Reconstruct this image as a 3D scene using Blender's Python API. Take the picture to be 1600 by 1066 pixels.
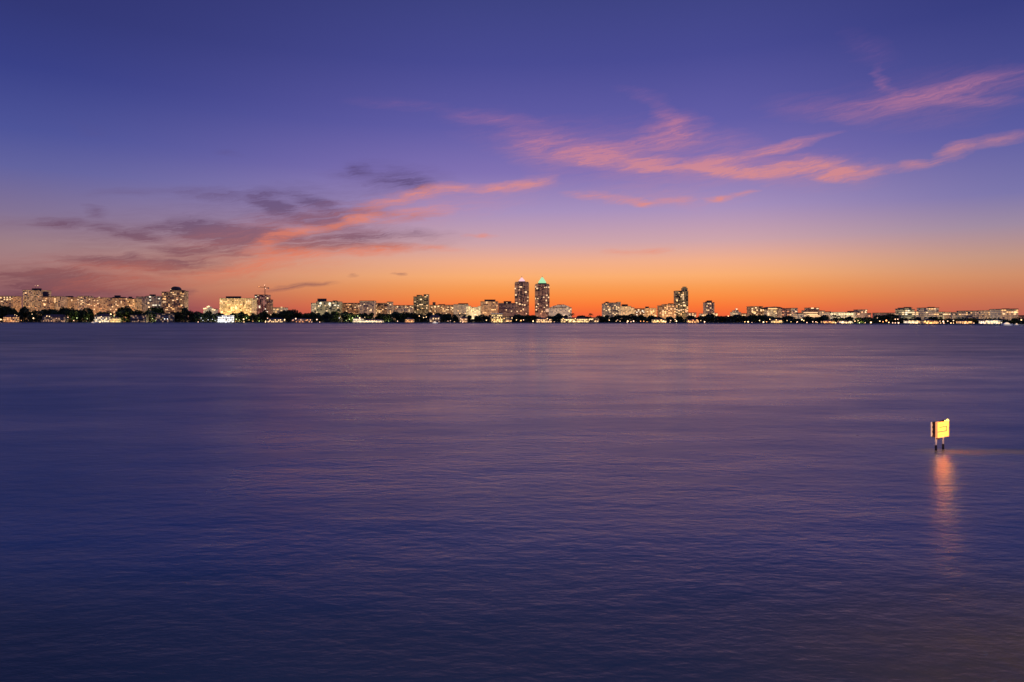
import bpy, math, random
from math import radians, sin, cos, pi, atan, atan2, sqrt
for o in list(bpy.data.objects): bpy.data.objects.remove(o)
SC = bpy.context.scene
COL = SC.collection
R = random.Random

# ------------------------------------------------------------------ camera
F = 1067.0            # focal length in units of a 1600-wide frame (24 mm on 36 mm)
HY = 500.8            # row of the true horizon in that frame
CH = 5.0              # eye height above the water
cam = bpy.data.cameras.new("camera"); cam.lens = 24.0; cam.sensor_width = 36.0
cam.shift_y = -(533.0 - HY) / 1600.0
cam.clip_start = 0.1; cam.clip_end = 60000
co = bpy.data.objects.new("camera", cam); COL.objects.link(co)
co.location = (0, 0, CH); co.rotation_euler = (radians(90), 0, 0)
SC.camera = co
SC.view_settings.view_transform = 'Standard'; SC.view_settings.look = 'None'
SC.view_settings.exposure = 0.0; SC.view_settings.gamma = 1.0
SC.cycles.use_denoising = True; SC.cycles.denoiser = 'OPENIMAGEDENOISE'; SC.cycles.denoising_input_passes = 'RGB_ALBEDO_NORMAL'; SC.cycles.denoising_prefilter = 'ACCURATE'
SC.cycles.filter_width = 1.55
SC.cycles.sample_clamp_indirect = 2.0; SC.cycles.sample_clamp_direct = 3.0
SC.cycles.max_bounces = 4; SC.cycles.diffuse_bounces = 2; SC.cycles.glossy_bounces = 3
SC.cycles.caustics_reflective = False; SC.cycles.caustics_refractive = False

def lin(c):
    f = lambda v: v / 12.92 if v <= 0.04045 else ((v + 0.055) / 1.055) ** 2.4
    return tuple(f(x / 255.0) for x in c) + (1.0,)

# ------------------------------------------------------------------ node helper
class NT:
    def __init__(s, tree): s.t = tree; s.n = tree.nodes; s.l = tree.links
    def new(s, typ, **kw):
        n = s.n.new(typ)
        for k, v in kw.items(): setattr(n, k, v)
        return n
    def put(s, sock, v):
        if isinstance(v, bpy.types.NodeSocket): s.l.new(v, sock)
        elif v is not None: sock.default_value = v
    def math(s, op, a, b=None, c=None, clamp=False):
        n = s.new('ShaderNodeMath', operation=op, use_clamp=clamp)
        s.put(n.inputs[0], a); s.put(n.inputs[1], b); s.put(n.inputs[2], c)
        return n.outputs[0]
    def mix(s, f, a, b, blend='MIX'):
        n = s.new('ShaderNodeMix', data_type='RGBA', blend_type=blend)
        s.put(n.inputs[0], f); s.put(n.inputs[6], a); s.put(n.inputs[7], b)
        return n.outputs[2]
    def rng(s, v, a, b, c=0.0, d=1.0, smooth=False):
        n = s.new('ShaderNodeMapRange', interpolation_type='SMOOTHSTEP' if smooth else 'LINEAR')
        s.put(n.inputs['Value'], v)
        for k, x in zip(('From Min', 'From Max', 'To Min', 'To Max'), (a, b, c, d)): s.put(n.inputs[k], x)
        return n.outputs[0]
    def noise(s, vec, scale, detail=2.0, rough=0.5, dist=0.0):
        n = s.new('ShaderNodeTexNoise')
        s.put(n.inputs['Vector'], vec); n.inputs['Scale'].default_value = scale
        n.inputs['Detail'].default_value = detail; n.inputs['Roughness'].default_value = rough
        n.inputs['Distortion'].default_value = dist
        return n
    def mapping(s, vec, loc=(0, 0, 0), rot=0.0, scale=(1, 1, 1), typ='POINT'):
        n = s.new('ShaderNodeMapping', vector_type=typ)
        s.put(n.inputs['Vector'], vec)
        n.inputs['Location'].default_value = loc; n.inputs['Rotation'].default_value = (0, 0, rot)
        n.inputs['Scale'].default_value = scale
        return n.outputs[0]
    def ramp(s, f, stops, interp='LINEAR'):
        n = s.new('ShaderNodeValToRGB'); cr = n.color_ramp; cr.interpolation = interp
        while len(cr.elements) > 1: cr.elements.remove(cr.elements[-1])
        cr.elements[0].position = stops[0][0]; cr.elements[0].color = stops[0][1]
        for p, c in stops[1:]:
            e = cr.elements.new(p); e.color = c
        s.put(n.inputs[0], f)
        return n.outputs[0]

# ------------------------------------------------------------------ sky (world)
SUN_AZ = radians(8.0)         # where the sun went down, clockwise from +Y
W = bpy.data.worlds.new("World"); SC.world = W; W.use_nodes = True
w = NT(W.node_tree); w.n.clear()
tc = w.new('ShaderNodeTexCoord')
sp = w.new('ShaderNodeSeparateXYZ'); w.put(sp.inputs[0], tc.outputs['Generated'])
X, Y, Z = sp.outputs
az = w.math('ARCTAN2', X, Y)
hor = w.math('SQRT', w.math('ADD', w.math('MULTIPLY', X, X), w.math('MULTIPLY', Y, Y)))
el = w.math('DIVIDE', Z, w.math('MAXIMUM', hor, 0.0001))
elc = w.math('MULTIPLY', w.math('ABSOLUTE', el), 1 / 0.9, clamp=True)
def sky_ramp(st): return w.ramp(elc, [(t / 0.9, lin(c)) for t, c in st], 'LINEAR')
ZEN = [(0.62, (62, 78, 154)), (0.9, (74, 98, 178))]
rC = sky_ramp([(0, (226, 88, 60)), (.006, (240, 98, 58)), (.0195, (250, 118, 55)), (.034, (250, 140, 66)), (.048, (248, 156, 84)), (.064, (250, 173, 112)),
               (.085, (240, 173, 138)), (.113, (206, 163, 170)), (.16, (167, 143, 188)), (.216, (129, 112, 178)), (.282, (97, 92, 166)),
               (.376, (72, 74, 147)), (.469, (61, 66, 131))] + ZEN)
rL = sky_ramp([(0, (104, 66, 90)), (.012, (110, 72, 93)), (.03, (138, 90, 100)), (.045, (160, 110, 110)), (.063, (168, 124, 124)), (.092, (155, 124, 133)),
               (.13, (128, 112, 148)), (.183, (96, 97, 158)), (.228, (75, 82, 152)), (.304, (55, 63, 134)), (.38, (48, 54, 117)), (.469, (44, 48, 108))] + ZEN)
rR = sky_ramp([(0, (180, 94, 82)), (.012, (188, 102, 82)), (.031, (202, 120, 86)), (.054, (206, 141, 106)), (.0765, (192, 147, 130)), (.114, (156, 136, 160)),
               (.152, (121, 115, 170)), (.228, (89, 90, 160)), (.304, (69, 73, 142)), (.38, (54, 60, 127)), (.469, (48, 52, 114))] + ZEN)
rB = sky_ramp([(0, (64, 66, 110)), (.1, (104, 90, 138)), (.25, (80, 80, 146)), (.5, (50, 54, 114))] + ZEN)
f1 = w.rng(az, -.68, .02, smooth=True)
f2 = w.rng(az, .26, .68, smooth=True)
fb = w.rng(w.math('ABSOLUTE', az), .95, 2.0, smooth=True)
sky = w.mix(fb, w.mix(f2, w.mix(f1, rL, rC), rR), rB)
# clouds: long wind-drawn wisps, each an ellipse in (azimuth, elevation) whose edge is torn up by noise
cv = w.new('ShaderNodeCombineXYZ'); w.put(cv.inputs[0], az); w.put(cv.inputs[1], el)
cvec = cv.outputs[0]
n1 = w.noise(w.mapping(cvec, scale=(1, 2.6, 1), rot=0.16), 7.0, 5, .6)
n2 = w.noise(w.mapping(cvec, scale=(1, 3.5, 1), rot=0.22, loc=(3, 1, 0)), 22.0, 4, .62)
def off(n, ax, ay):
    q = w.new('ShaderNodeVectorMath', operation='SUBTRACT'); w.put(q.inputs[0], n.outputs['Color']); q.inputs[1].default_value = (.5, .5, .5)
    m = w.new('ShaderNodeVectorMath', operation='MULTIPLY'); w.put(m.inputs[0], q.outputs[0]); m.inputs[1].default_value = (ax, ay, 0)
    return m.outputs[0]
def vadd(a, b):
    q = w.new('ShaderNodeVectorMath', operation='ADD'); w.put(q.inputs[0], a); w.put(q.inputs[1], b); return q.outputs[0]
wvec = vadd(cvec, vadd(off(n1, .05, .017), off(n2, .04, .011)))
def angs(px, py):
    a = atan((px - 800) / F); return a, (HY - py) / F * cos(a)
def strokes(lst):
    acc = None
    for (xa, ya, xb, yb, th, wt) in lst:
        a0, t0 = angs(xa, ya); a1, t1 = angs(xb, yb)
        L = sqrt((a1 - a0) ** 2 + (t1 - t0) ** 2) / 2 + th / F
        m = w.mapping(wvec, loc=((a0 + a1) / 2, (t0 + t1) / 2, 0), rot=atan2(t1 - t0, a1 - a0), scale=(L * 1.12, th / F * 1.5, 1), typ='TEXTURE')
        g = w.new('ShaderNodeTexGradient', gradient_type='SPHERICAL'); w.put(g.inputs[0], m)
        acc = w.math('MULTIPLY_ADD', g.outputs['Fac'], wt, acc if acc is not None else 0.0)
    return acc
LIT = [(120, 405, 700, 372, 40, .16), (300, 380, 640, 322, 26, .3), (930, 262, 1340, 258, 20, .3), (850, 232, 1130, 242, 48, .3), (1150, 258, 1370, 268, 26, .28), (1310, 165, 1620, 135, 36, .26), (290, 428, 580, 398, 22, .35), (560, 330, 850, 295, 26, .28), (700, 190, 960, 230, 34, .2), (900, 305, 1180, 312, 14, .25), (0, 425, 300, 440, 26, .25), (640, 301, 725, 292, 9, 1.1), (700, 295, 860, 286, 7, .9), (555, 327, 665, 300, 9, .85), (515, 354, 600, 333, 7, 1.1), (580, 342, 705, 327, 9, .85), (420, 368, 535, 351, 7, 1.0), (395, 390, 455, 369, 9, .95),
       (390, 396, 560, 395, 7, .95), (540, 394, 655, 386, 8, 1.15), (645, 383, 718, 391, 5, .7), (385, 406, 455, 405, 7, .75), (725, 368, 778, 371, 3.5, .9), (290, 432, 440, 411, 10, .7), (120, 414, 330, 425, 9, .45), (60, 448, 320, 438, 9, .4),
       (885, 237, 995, 229, 11, 1.0), (865, 252, 965, 245, 11, 1.0), (950, 249, 1085, 258, 12, 1.05), (1070, 257, 1155, 250, 9, 1.1), (895, 259, 1065, 266, 6, .55), (1095, 261, 1205, 272, 8, 1.15), (1145, 250, 1305, 208, 7, 1.15),
       (1185, 274, 1265, 253, 9, 1.05), (1245, 250, 1325, 259, 11, .7), (1255, 268, 1325, 278, 8, 1.0), (1285, 262, 1340, 271, 8, .95), (1325, 271, 1390, 262, 6, .65), (1400, 261, 1480, 253, 7, .95), (1480, 243, 1517, 227, 9, .8), (1505, 227, 1620, 206, 7, .75),
       (1020, 208, 1095, 198, 22, .55), (1035, 176, 1068, 202, 14, .55), (970, 138, 1055, 166, 9, .38), (990, 222, 1085, 214, 17, .48), (810, 208, 905, 236, 22, .42), (690, 177, 845, 189, 10, .42), (790, 226, 880, 256, 22, .34), (1080, 220, 1200, 226, 16, .25),
       (875, 303, 955, 308, 5, .7), (940, 309, 1015, 318, 6, .75), (985, 319, 1035, 319, 4.5, .95), (1025, 315, 1085, 309, 6, .6), (1108, 312, 1142, 310, 3.5, .95), (1130, 310, 1190, 299, 3.5, .6), (800, 291, 870, 282, 9, .55),
       (1320, 173, 1425, 160, 15, .7), (1395, 161, 1535, 130, 13, .78), (1490, 132, 1620, 116, 12, .5), (1450, 163, 1590, 155, 7, .38), (1378, 104, 1391, 148, 8, .5), (1190, 166, 1340, 166, 17, .3), (1320, 58, 1395, 90, 18, .24), (935, 393, 990, 394, 3.5, .7), (980, 394, 1056, 388, 5, .75), (540, 158, 700, 166, 9, .22)]
DRK = [(190, 354, 570, 362, 34, .62), (80, 408, 430, 404, 30, .5), (390, 312, 640, 328, 28, .55), (410, 378, 720, 372, 18, .5), (540, 272, 700, 284, 24, .5), (40, 352, 260, 364, 18, .3), (-60, 440, 260, 448, 34, .4), (230, 300, 460, 312, 16, .25), (52, 349, 125, 351, 6, .9), (108, 350, 255, 374, 6, .95), (132, 324, 163, 325, 4.5, .6), (132, 337, 170, 332, 6, .65), (135, 301, 265, 300, 5, .35), (255, 298, 405, 306, 7, .6), (385, 305, 460, 331, 8, .9), (215, 357, 335, 351, 8, .85), (255, 349, 405, 362, 12, .85),
       (285, 362, 425, 372, 13, 1.0), (345, 379, 440, 366, 12, .95), (245, 388, 335, 391, 7, .8), (315, 390, 405, 398, 7, .6), (95, 403, 235, 410, 7, .85), (192, 397, 222, 398, 3.5, .7), (125, 408, 305, 418, 10, .75), (235, 419, 345, 412, 11, .8), (-20, 423, 115, 432, 12, .8),
       (15, 441, 155, 438, 16, 1.0), (25, 453, 260, 446, 12, .8), (-40, 470, 120, 466, 16, .6), (100, 470, 330, 478, 12, .6), (278, 455, 314, 455, 4.5, .6), (395, 317, 475, 331, 7, .85), (395, 300, 445, 302, 7, .5), (455, 303, 535, 331, 9, .85), (470, 338, 548, 352, 11, 1.05), (400, 340, 500, 345, 9, .5),
       (535, 336, 605, 325, 9, .55), (612, 270, 675, 289, 13, 1.1), (545, 262, 575, 266, 8, .7), (495, 270, 605, 272, 6, .35), (565, 281, 645, 286, 7, .4), (395, 364, 470, 372, 12, 1.0), (465, 373, 605, 366, 9, .62), (595, 367, 705, 362, 7, .42), (405, 393, 565, 386, 7, .8), (555, 388, 645, 382, 5, .6),
       (585, 336, 625, 332, 6, .5), (605, 341, 690, 334, 6, .5), (415, 453, 485, 446, 3.5, .75), (435, 446, 530, 443, 3.5, .75), (330, 237, 378, 242, 6, .35), (540, 430, 560, 430, 2.5, .5), (612, 428, 632, 428, 2.5, .7), (115, 195, 180, 210, 10, .2), (-30, 355, 60, 350, 8, .3)]
wis = w.noise(w.mapping(wvec, scale=(1, .11, 1), rot=0.13, loc=(7, 3, 0), typ='TEXTURE'), 14.0, 6, .62).outputs['Fac']
fib = w.noise(w.mapping(wvec, scale=(1, .07, 1), rot=0.17, loc=(2, 9, 0), typ='TEXTURE'), 34.0, 5, .6).outputs['Fac']
tex = w.math('MULTIPLY', w.rng(wis, .3, .7, .4, 1.4), w.rng(fib, .3, .7, .6, 1.4))
aD = w.rng(w.math('MULTIPLY', strokes(DRK), tex), .03, 1.15)
aL = w.rng(w.math('MULTIPLY', strokes(LIT), tex), .03, 1.2)
cLit = w.ramp(elc, [(0, lin((196, 96, 78))), (.03 / .9, lin((214, 108, 82))), (.09 / .9, lin((236, 126, 92))), (.16 / .9, lin((238, 138, 108))), (.21 / .9, lin((234, 146, 128))), (.26 / .9, lin((212, 132, 146))), (.34 / .9, lin((158, 104, 160))), (.45 / .9, lin((112, 88, 152)))])
cDrk = w.ramp(elc, [(0, lin((96, 60, 80))), (.06 / .9, lin((122, 78, 88))), (.10 / .9, lin((118, 80, 98))), (.14 / .9, lin((106, 80, 114))), (.22 / .9, lin((92, 76, 128))), (.3 / .9, lin((84, 76, 138)))])
sky = w.mix(w.math('MULTIPLY', aD, .86), sky, cDrk)
sky = w.mix(w.math('MULTIPLY', aL, .66), sky, cLit)
nish = w.new('ShaderNodeTexSky', sky_type='NISHITA', sun_disc=False)
nish.sun_elevation = radians(-4.0); nish.sun_rotation = SUN_AZ
bg1 = w.new('ShaderNodeBackground'); w.put(bg1.inputs[0], sky); bg1.inputs[1].default_value = 1.0
bg2 = w.new('ShaderNodeBackground'); w.put(bg2.inputs[0], nish.outputs[0]); bg2.inputs[1].default_value = 0.05
ad = w.new('ShaderNodeAddShader'); w.put(ad.inputs[0], bg1.outputs[0]); w.put(ad.inputs[1], bg2.outputs[0])
wo = w.new('ShaderNodeOutputWorld'); w.put(wo.inputs[0], ad.outputs[0])

sl = bpy.data.lights.new('sun', 'SUN'); sl.energy = .045; sl.angle = radians(60); sl.color = (1, .5, .22)
so = bpy.data.objects.new('sun', sl); COL.objects.link(so); so.rotation_euler = (radians(90 - .5), 0, -SUN_AZ + pi)   # the last glow on the horizon, level light towards the eye

# ------------------------------------------------------------------ mesh builder
class MB:
    def __init__(s): s.v = []; s.f = []; s.m = []
    def add(s, vs, fs, m=0):
        k = len(s.v); s.v += vs; s.f += [tuple(i + k for i in f) for f in fs]; s.m += [m] * len(fs); return s
    def box(s, x0, x1, y0, y1, z0, z1, m=0):
        return s.add([(x0, y0, z0), (x1, y0, z0), (x1, y1, z0), (x0, y1, z0), (x0, y0, z1), (x1, y0, z1), (x1, y1, z1), (x0, y1, z1)],
                     [(0, 3, 2, 1), (4, 5, 6, 7), (0, 1, 5, 4), (1, 2, 6, 5), (2, 3, 7, 6), (3, 0, 4, 7)], m)
    def prism(s, pts, z0, z1, m=0, top=1.0, cx=0, cy=0):
        n = len(pts)
        vs = [(x, y, z0) for x, y in pts] + [(cx + (x - cx) * top, cy + (y - cy) * top, z1) for x, y in pts]
        return s.add(vs, [tuple(range(n))[::-1], tuple(range(n, 2 * n))] + [(i, (i + 1) % n, n + (i + 1) % n, n + i) for i in range(n)], m)
    def tube(s, a, b, r0, r1=None, n=6, m=0):
        from mathutils import Vector
        r1 = r0 if r1 is None else r1
        a = Vector(a); b = Vector(b); d = (b - a).normalized()
        p = d.orthogonal().normalized(); q = d.cross(p)
        vs = []
        for c, r in ((a, r0), (b, r1)):
            for i in range(n):
                t = 2 * pi * i / n; w_ = c + p * (r * cos(t)) + q * (r * sin(t)); vs.append(tuple(w_))
        return s.add(vs, [tuple(range(n))[::-1], tuple(range(n, 2 * n))] + [(i, (i + 1) % n, n + (i + 1) % n, n + i) for i in range(n)], m)
    def lathe(s, prof, n=16, c=(0, 0, 0), m=0):
        k = len(prof); vs = []
        for r, z in prof:
            for i in range(n): vs.append((c[0] + r * cos(2 * pi * i / n), c[1] + r * sin(2 * pi * i / n), c[2] + z))
        fs = [(j * n + i, j * n + (i + 1) % n, (j + 1) * n + (i + 1) % n, (j + 1) * n + i) for j in range(k - 1) for i in range(n)]
        fs += [tuple(range(n))[::-1], tuple(range((k - 1) * n, k * n))]
        return s.add(vs, fs, m)
    def hip(s, x0, x1, y0, y1, z0, h, ov=.6, m=0):
        x0 -= ov; x1 += ov; y0 -= ov; y1 += ov; ins = min((y1 - y0) / 2, (x1 - x0) / 2 * .95); ym = (y0 + y1) / 2
        return s.add([(x0, y0, z0), (x1, y0, z0), (x1, y1, z0), (x0, y1, z0), (x0, y0, z0 + .25), (x1, y0, z0 + .25), (x1, y1, z0 + .25), (x0, y1, z0 + .25), (x0 + ins, ym, z0 + h), (x1 - ins, ym, z0 + h)],
                     [(0, 3, 2, 1), (0, 1, 5, 4), (1, 2, 6, 5), (2, 3, 7, 6), (3, 0, 4, 7), (4, 5, 9, 8), (5, 6, 9), (6, 7, 8, 9), (7, 4, 8)], m)
    def mesh(s, name, mats, smooth=False):
        me = bpy.data.meshes.new(name); me.from_pydata(s.v, [], s.f)
        for m in (mats if isinstance(mats, (list, tuple)) else [mats]): me.materials.append(m)
        me.polygons.foreach_set('material_index', s.m)
        if smooth: me.polygons.foreach_set('use_smooth', [True] * len(s.f))
        me.update(); return me
    def obj(s, name, mats, parent=None, loc=(0, 0, 0), smooth=False):
        return link(name, s.mesh(name, mats, smooth), parent, loc)
def link(name, data, parent=None, loc=(0, 0, 0)):
    o = bpy.data.objects.new(name, data); COL.objects.link(o); o.location = loc
    if parent: o.parent = parent
    return o
def thing(name, label, cat, loc=(0, 0, 0), rz=0.0, group=None):
    return tag(link(name, None, None, loc), label, cat, group, rz)
def tag(o, label, cat, group=None, rz=None, kind=None):
    o['label'] = label; o['category'] = cat
    if group: o['group'] = group
    if kind: o['kind'] = kind
    if rz: o.rotation_euler = (0, 0, rz)
    return o
def structure(o): o['kind'] = 'structure'; return o
def dup(root, loc, scale=None, label=None, rz=0.0):
    r = root.copy(); COL.objects.link(r); r.location = loc; r.rotation_euler = (0, 0, rz)
    if scale: r.scale = scale
    if label: r['label'] = label
    for ch in root.children:
        c = ch.copy(); COL.objects.link(c); c.parent = r
    return r

# ------------------------------------------------------------------ placing
GZ = 1.2                                          # height of the far shore's ground
SH = [(-900, 1500), (-400, 1330), (0, 1270), (600, 1165), (1000, 1110), (1200, 950), (1400, 790), (1600, 660), (2000, 560), (2600, 500)]
def shore(px):
    for (a, da), (b, db) in zip(SH, SH[1:]):
        if px <= b: return da + (db - da) * (px - a) / (b - a)
    return SH[-1][1]
def wx(px, D): return (px - 800) / F * D
def wz(py, D): return CH + (HY - py) * D / F

# ------------------------------------------------------------------ materials
def mat(name, col, rough=.7, metal=0.0, var=0.0, scale=1.0, emis=None, es=0.0):
    m = bpy.data.materials.new(name); m.use_nodes = True; t = NT(m.node_tree)
    b = t.n['Principled BSDF']
    c = tuple(col[:3]) + (1,)
    b.inputs['Base Color'].default_value = c; b.inputs['Roughness'].default_value = rough; b.inputs['Metallic'].default_value = metal
    if var:
        tcn = t.new('ShaderNodeTexCoord'); n = t.noise(tcn.outputs['Object'], scale, 4, .6)
        f = t.rng(n.outputs['Fac'], .3, .7)
        t.put(b.inputs['Base Color'], t.mix(f, tuple(x * (1 - var) for x in c[:3]) + (1,), tuple(min(1, x * (1 + var)) for x in c[:3]) + (1,)))
    if emis:
        b.inputs['Emission Color'].default_value = tuple(emis[:3]) + (1,); b.inputs['Emission Strength'].default_value = es
    return m
M = {}
M['concrete'] = mat('concrete', (.34, .32, .3), .85, var=.3, scale=.25)
M['dark_roof'] = mat('dark_roof', (.06, .045, .05), .8, var=.25, scale=.3)
M['tile_roof'] = mat('tile_roof', (.14, .06, .045), .8, var=.35, scale=.8)
M['white_paint'] = mat('white_paint', (.78, .76, .72), .5, var=.06, scale=2.0)
M['pole'] = mat('pole_metal', (.12, .12, .13), .5, .6, var=.2, scale=1.0)
M['steel'] = mat('crane_steel', (.28, .14, .05), .6, .2, var=.2, scale=.5)
M['bark'] = mat('bark', (.07, .05, .035), .9, var=.35, scale=3.0)
M['soil'] = mat('ground', (.06, .07, .04), .95, var=.4, scale=.03)
M['hull'] = mat('boat_hull', (.8, .8, .8), .25, var=.04, scale=1.0)
M['glass'] = mat('dark_glass', (.02, .025, .03), .08)
def leafmat(name, c):
    m = bpy.data.materials.new(name); m.use_nodes = True; t = NT(m.node_tree); b = t.n['Principled BSDF']
    tcn = t.new('ShaderNodeTexCoord'); oi = t.new('ShaderNodeObjectInfo')
    n = t.noise(tcn.outputs['Object'], 3.0, 3)
    a = tuple(x * .55 for x in c) + (1,); d = tuple(x * 1.5 for x in c) + (1,)
    k = t.mix(t.rng(n.outputs['Fac'], .35, .65), a, d)
    k = t.mix(t.math('MULTIPLY', oi.outputs['Random'], .5), k, (c[0] * 1.3, c[1] * .9, c[2] * .6, 1))
    t.put(b.inputs['Base Color'], k); b.inputs['Roughness'].default_value = .6
    b.inputs['Specular IOR Level'].default_value = .2
    return m
M['leaf'] = leafmat('broad_leaf', (.05, .07, .022)); M['palm'] = leafmat('palm_frond', (.07, .09, .03)); M['shrub'] = leafmat('shrub_leaf', (.045, .06, .02))
def glow(name, c, s): return mat(name, (.6, .55, .5), .4, emis=c, es=s)
GL = {'w': glow('lamp_warm_white', (1, .6, .26), 4.6), 'y': glow('lamp_gold', (1, .58, .18), 4.5), 'o': glow('lamp_orange', (1, .38, .1), 4.0),
      'c': glow('lamp_cool_white', (.9, .95, 1), 5.0), 'p': glow('lamp_pink_white', (1, .54, .32), 3.6), 'g': glow('lamp_greenish', (.8, 1, .35), 2.5)}
WIN = {'w': glow('window_warm_white', (1, .62, .28), 1.35), 'y': glow('window_gold', (1, .5, .15), 1.35), 'o': glow('window_orange', (1, .36, .1), .9), 'c': glow('window_pale', (1, .88, .62), 1.3), 'd': glow('window_dim', (1, .5, .22), .55)}

def facade(name, wall, win=(1, .6, .3), frac=.5, amt=.5, fl=3.3, bay=4.2, mode='grid', glass=(.12, .09, .07)):
    """painted concrete wall with a grid of panes; pane glow stands for lit rooms and city light on the wall"""
    m = bpy.data.materials.new(name); m.use_nodes = True; t = NT(m.node_tree); b = t.n['Principled BSDF']
    tcn = t.new('ShaderNodeTexCoord'); s = t.new('ShaderNodeSeparateXYZ'); t.put(s.inputs[0], tcn.outputs['Object'])
    oi = t.new('ShaderNodeObjectInfo'); ge = t.new('ShaderNodeNewGeometry')
    gs = t.new('ShaderNodeSeparateXYZ'); t.put(gs.inputs[0], ge.outputs['Normal'])
    up = t.math('LESS_THAN', t.math('ABSOLUTE', gs.outputs[2]), .5)
    u = t.math('DIVIDE', t.math('ADD', s.outputs[0], s.outputs[1]), bay); z = t.math('DIVIDE', s.outputs[2], fl)
    fu = t.math('FRACT', u); fz = t.math('FRACT', z)
    def band(x, a, c): return t.math('MULTIPLY', t.math('GREATER_THAN', x, a), t.math('LESS_THAN', x, c))
    mz = band(fz, .22, .82); mu = band(fu, .14, .86)
    mk = mz if mode == 'h' else (mu if mode == 'v' else t.math('MULTIPLY', mz, mu))
    mk = t.math('MULTIPLY', mk, up)
    cb = t.new('ShaderNodeCombineXYZ'); t.put(cb.inputs[0], t.math('FLOOR', u)); t.put(cb.inputs[1], t.math('FLOOR', z)); t.put(cb.inputs[2], t.math('MULTIPLY', oi.outputs['Random'], 97.0))
    wn = t.new('ShaderNodeTexWhiteNoise', noise_dimensions='3D'); t.put(wn.inputs[0], cb.outputs[0])
    lit = t.math('LESS_THAN', wn.outputs['Value'], frac)
    cs = t.new('ShaderNodeSeparateColor'); t.put(cs.inputs[0], wn.outputs['Color'])
    br = t.math('MULTIPLY_ADD', cs.outputs[1], .9, .45)
    e = t.math('MULTIPLY', t.math('MULTIPLY', t.math('MULTIPLY', mk, lit), br), amt)  # pane glow also carries city light falling on the wall
    n = t.noise(tcn.outputs['Object'], .06, 4, .6)
    wl = t.mix(t.rng(n.outputs['Fac'], .3, .7), tuple(x * .85 for x in wall) + (1,), tuple(min(1, x * 1.1) for x in wall) + (1,))
    t.put(b.inputs['Base Color'], t.mix(mk, wl, tuple(glass) + (1,)))
    t.put(b.inputs['Roughness'], t.rng(mk, 0, 1, .8, .35))
    t.put(b.inputs['Emission Color'], t.mix(t.math('MULTIPLY', cs.outputs[2], .5), tuple(win) + (1,), (1, .66, .36, 1)))
    t.put(b.inputs['Emission Strength'], e)
    return m
ST = {
 'cream': facade('cream_facade', (.55, .46, .36), (1, .48, .18), .85, .6),
 'creamh': facade('striped_facade', (.5, .42, .33), (1, .48, .2), .8, .35, mode='h'),
 'tan': facade('tan_facade', (.42, .31, .22), (1, .42, .14), .85, .5),
 'orange': facade('orange_lit_facade', (.45, .3, .18), (1, .46, .14), .85, .75),
 'grey': facade('grey_facade', (.36, .34, .33), (1, .55, .28), .7, .3),
 'brown': facade('brown_facade', (.2, .13, .1), (1, .42, .15), .7, .35),
 'gold': facade('gold_facade', (.6, .48, .3), (1, .62, .2), .92, 1.0),
 'mauve': facade('mauve_facade', (.3, .2, .2), (1, .45, .25), .6, .2),
 'concrete': facade('bare_concrete', (.42, .17, .14), (1, .42, .32), .4, .26, mode='v', glass=(.06, .04, .05)),
 'green': facade('green_glass', (.34, .36, .28), (.95, .7, .32), .75, .36, mode='h', glass=(.04, .05, .04)),
 'dark': facade('dark_glass_facade', (.17, .15, .1), (1, .62, .25), .7, .28, glass=(.03, .035, .025)),
 'diamond': facade('brown_glass_facade', (.2, .1, .09), (1, .36, .2), .75, .24, mode='v'),
 'white': facade('white_facade', (.72, .68, .58), (1, .68, .32), .8, .5),
 'whitev': facade('white_ribbed_facade', (.75, .72, .62), (1, .72, .36), .8, .45, mode='v', bay=6),
 'pale': facade('pale_facade', (.5, .46, .42), (1, .58, .28), .8, .38)}

# ------------------------------------------------------------------ point lights; many are unseen, with no lamp modelled
def add_point_light(parent, loc, watts, col, rad=.5):
    l = bpy.data.lights.new('point_light', 'POINT'); l.energy = watts; l.color = col; l.shadow_soft_size = rad
    o = bpy.data.objects.new('point_light', l); COL.objects.link(o); o.location = loc; o.parent = parent; return o

# ------------------------------------------------------------------ setting: water, far ground
wm = bpy.data.materials.new('bay_water'); wm.use_nodes = True; t = NT(wm.node_tree); b = t.n['Principled BSDF']
ge = t.new('ShaderNodeNewGeometry'); P = ge.outputs['Position']
ps = t.new('ShaderNodeSeparateXYZ'); t.put(ps.inputs[0], P)
rip = t.noise(t.mapping(P, scale=(.5, 1, 1), rot=.1), 3.4, 4, .6).outputs['Fac']
chop = t.noise(t.mapping(P, scale=(.5, 1, 1), rot=-.05), .55, 5, .58).outputs['Fac']
swl = t.noise(t.mapping(P, scale=(.4, 1, 1), rot=.03), .05, 4, .6).outputs['Fac']
gust = t.noise(t.mapping(P, scale=(.35, 1, 1), rot=.05, loc=(40, 10, 0)), .02, 4, .55).outputs['Fac']
wind = t.math('ADD', ps.outputs[1], t.math('MULTIPLY', ps.outputs[0], -.12))        # far, ruffled water begins about here
patch = t.noise(t.mapping(P, scale=(.4, 1, 1), rot=-.1, loc=(5, 70, 0)), .19, 4, .58).outputs['Fac']
ruf = t.rng(t.math('ADD', wind, t.math('MULTIPLY', gust, 40)), 160, 200, smooth=True)
side = t.rng(t.math('ABSOLUTE', t.math('DIVIDE', t.math('SUBTRACT', ps.outputs[0], t.math('MULTIPLY', ps.outputs[1], .1)), t.math('ADD', ps.outputs[1], 12))), .2, .6, smooth=True)   # smoother in mid-bay, rougher on both sides
hgt = t.math('MULTIPLY_ADD', chop, .26, t.math('MULTIPLY', rip, .085)); hgt = t.math('MULTIPLY_ADD', swl, .8, hgt)
bp = t.new('ShaderNodeBump'); t.put(bp.inputs['Height'], hgt); bp.inputs['Strength'].default_value = .25; bp.inputs['Distance'].default_value = 1.0
t.put(b.inputs['Normal'], bp.outputs[0])
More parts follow.
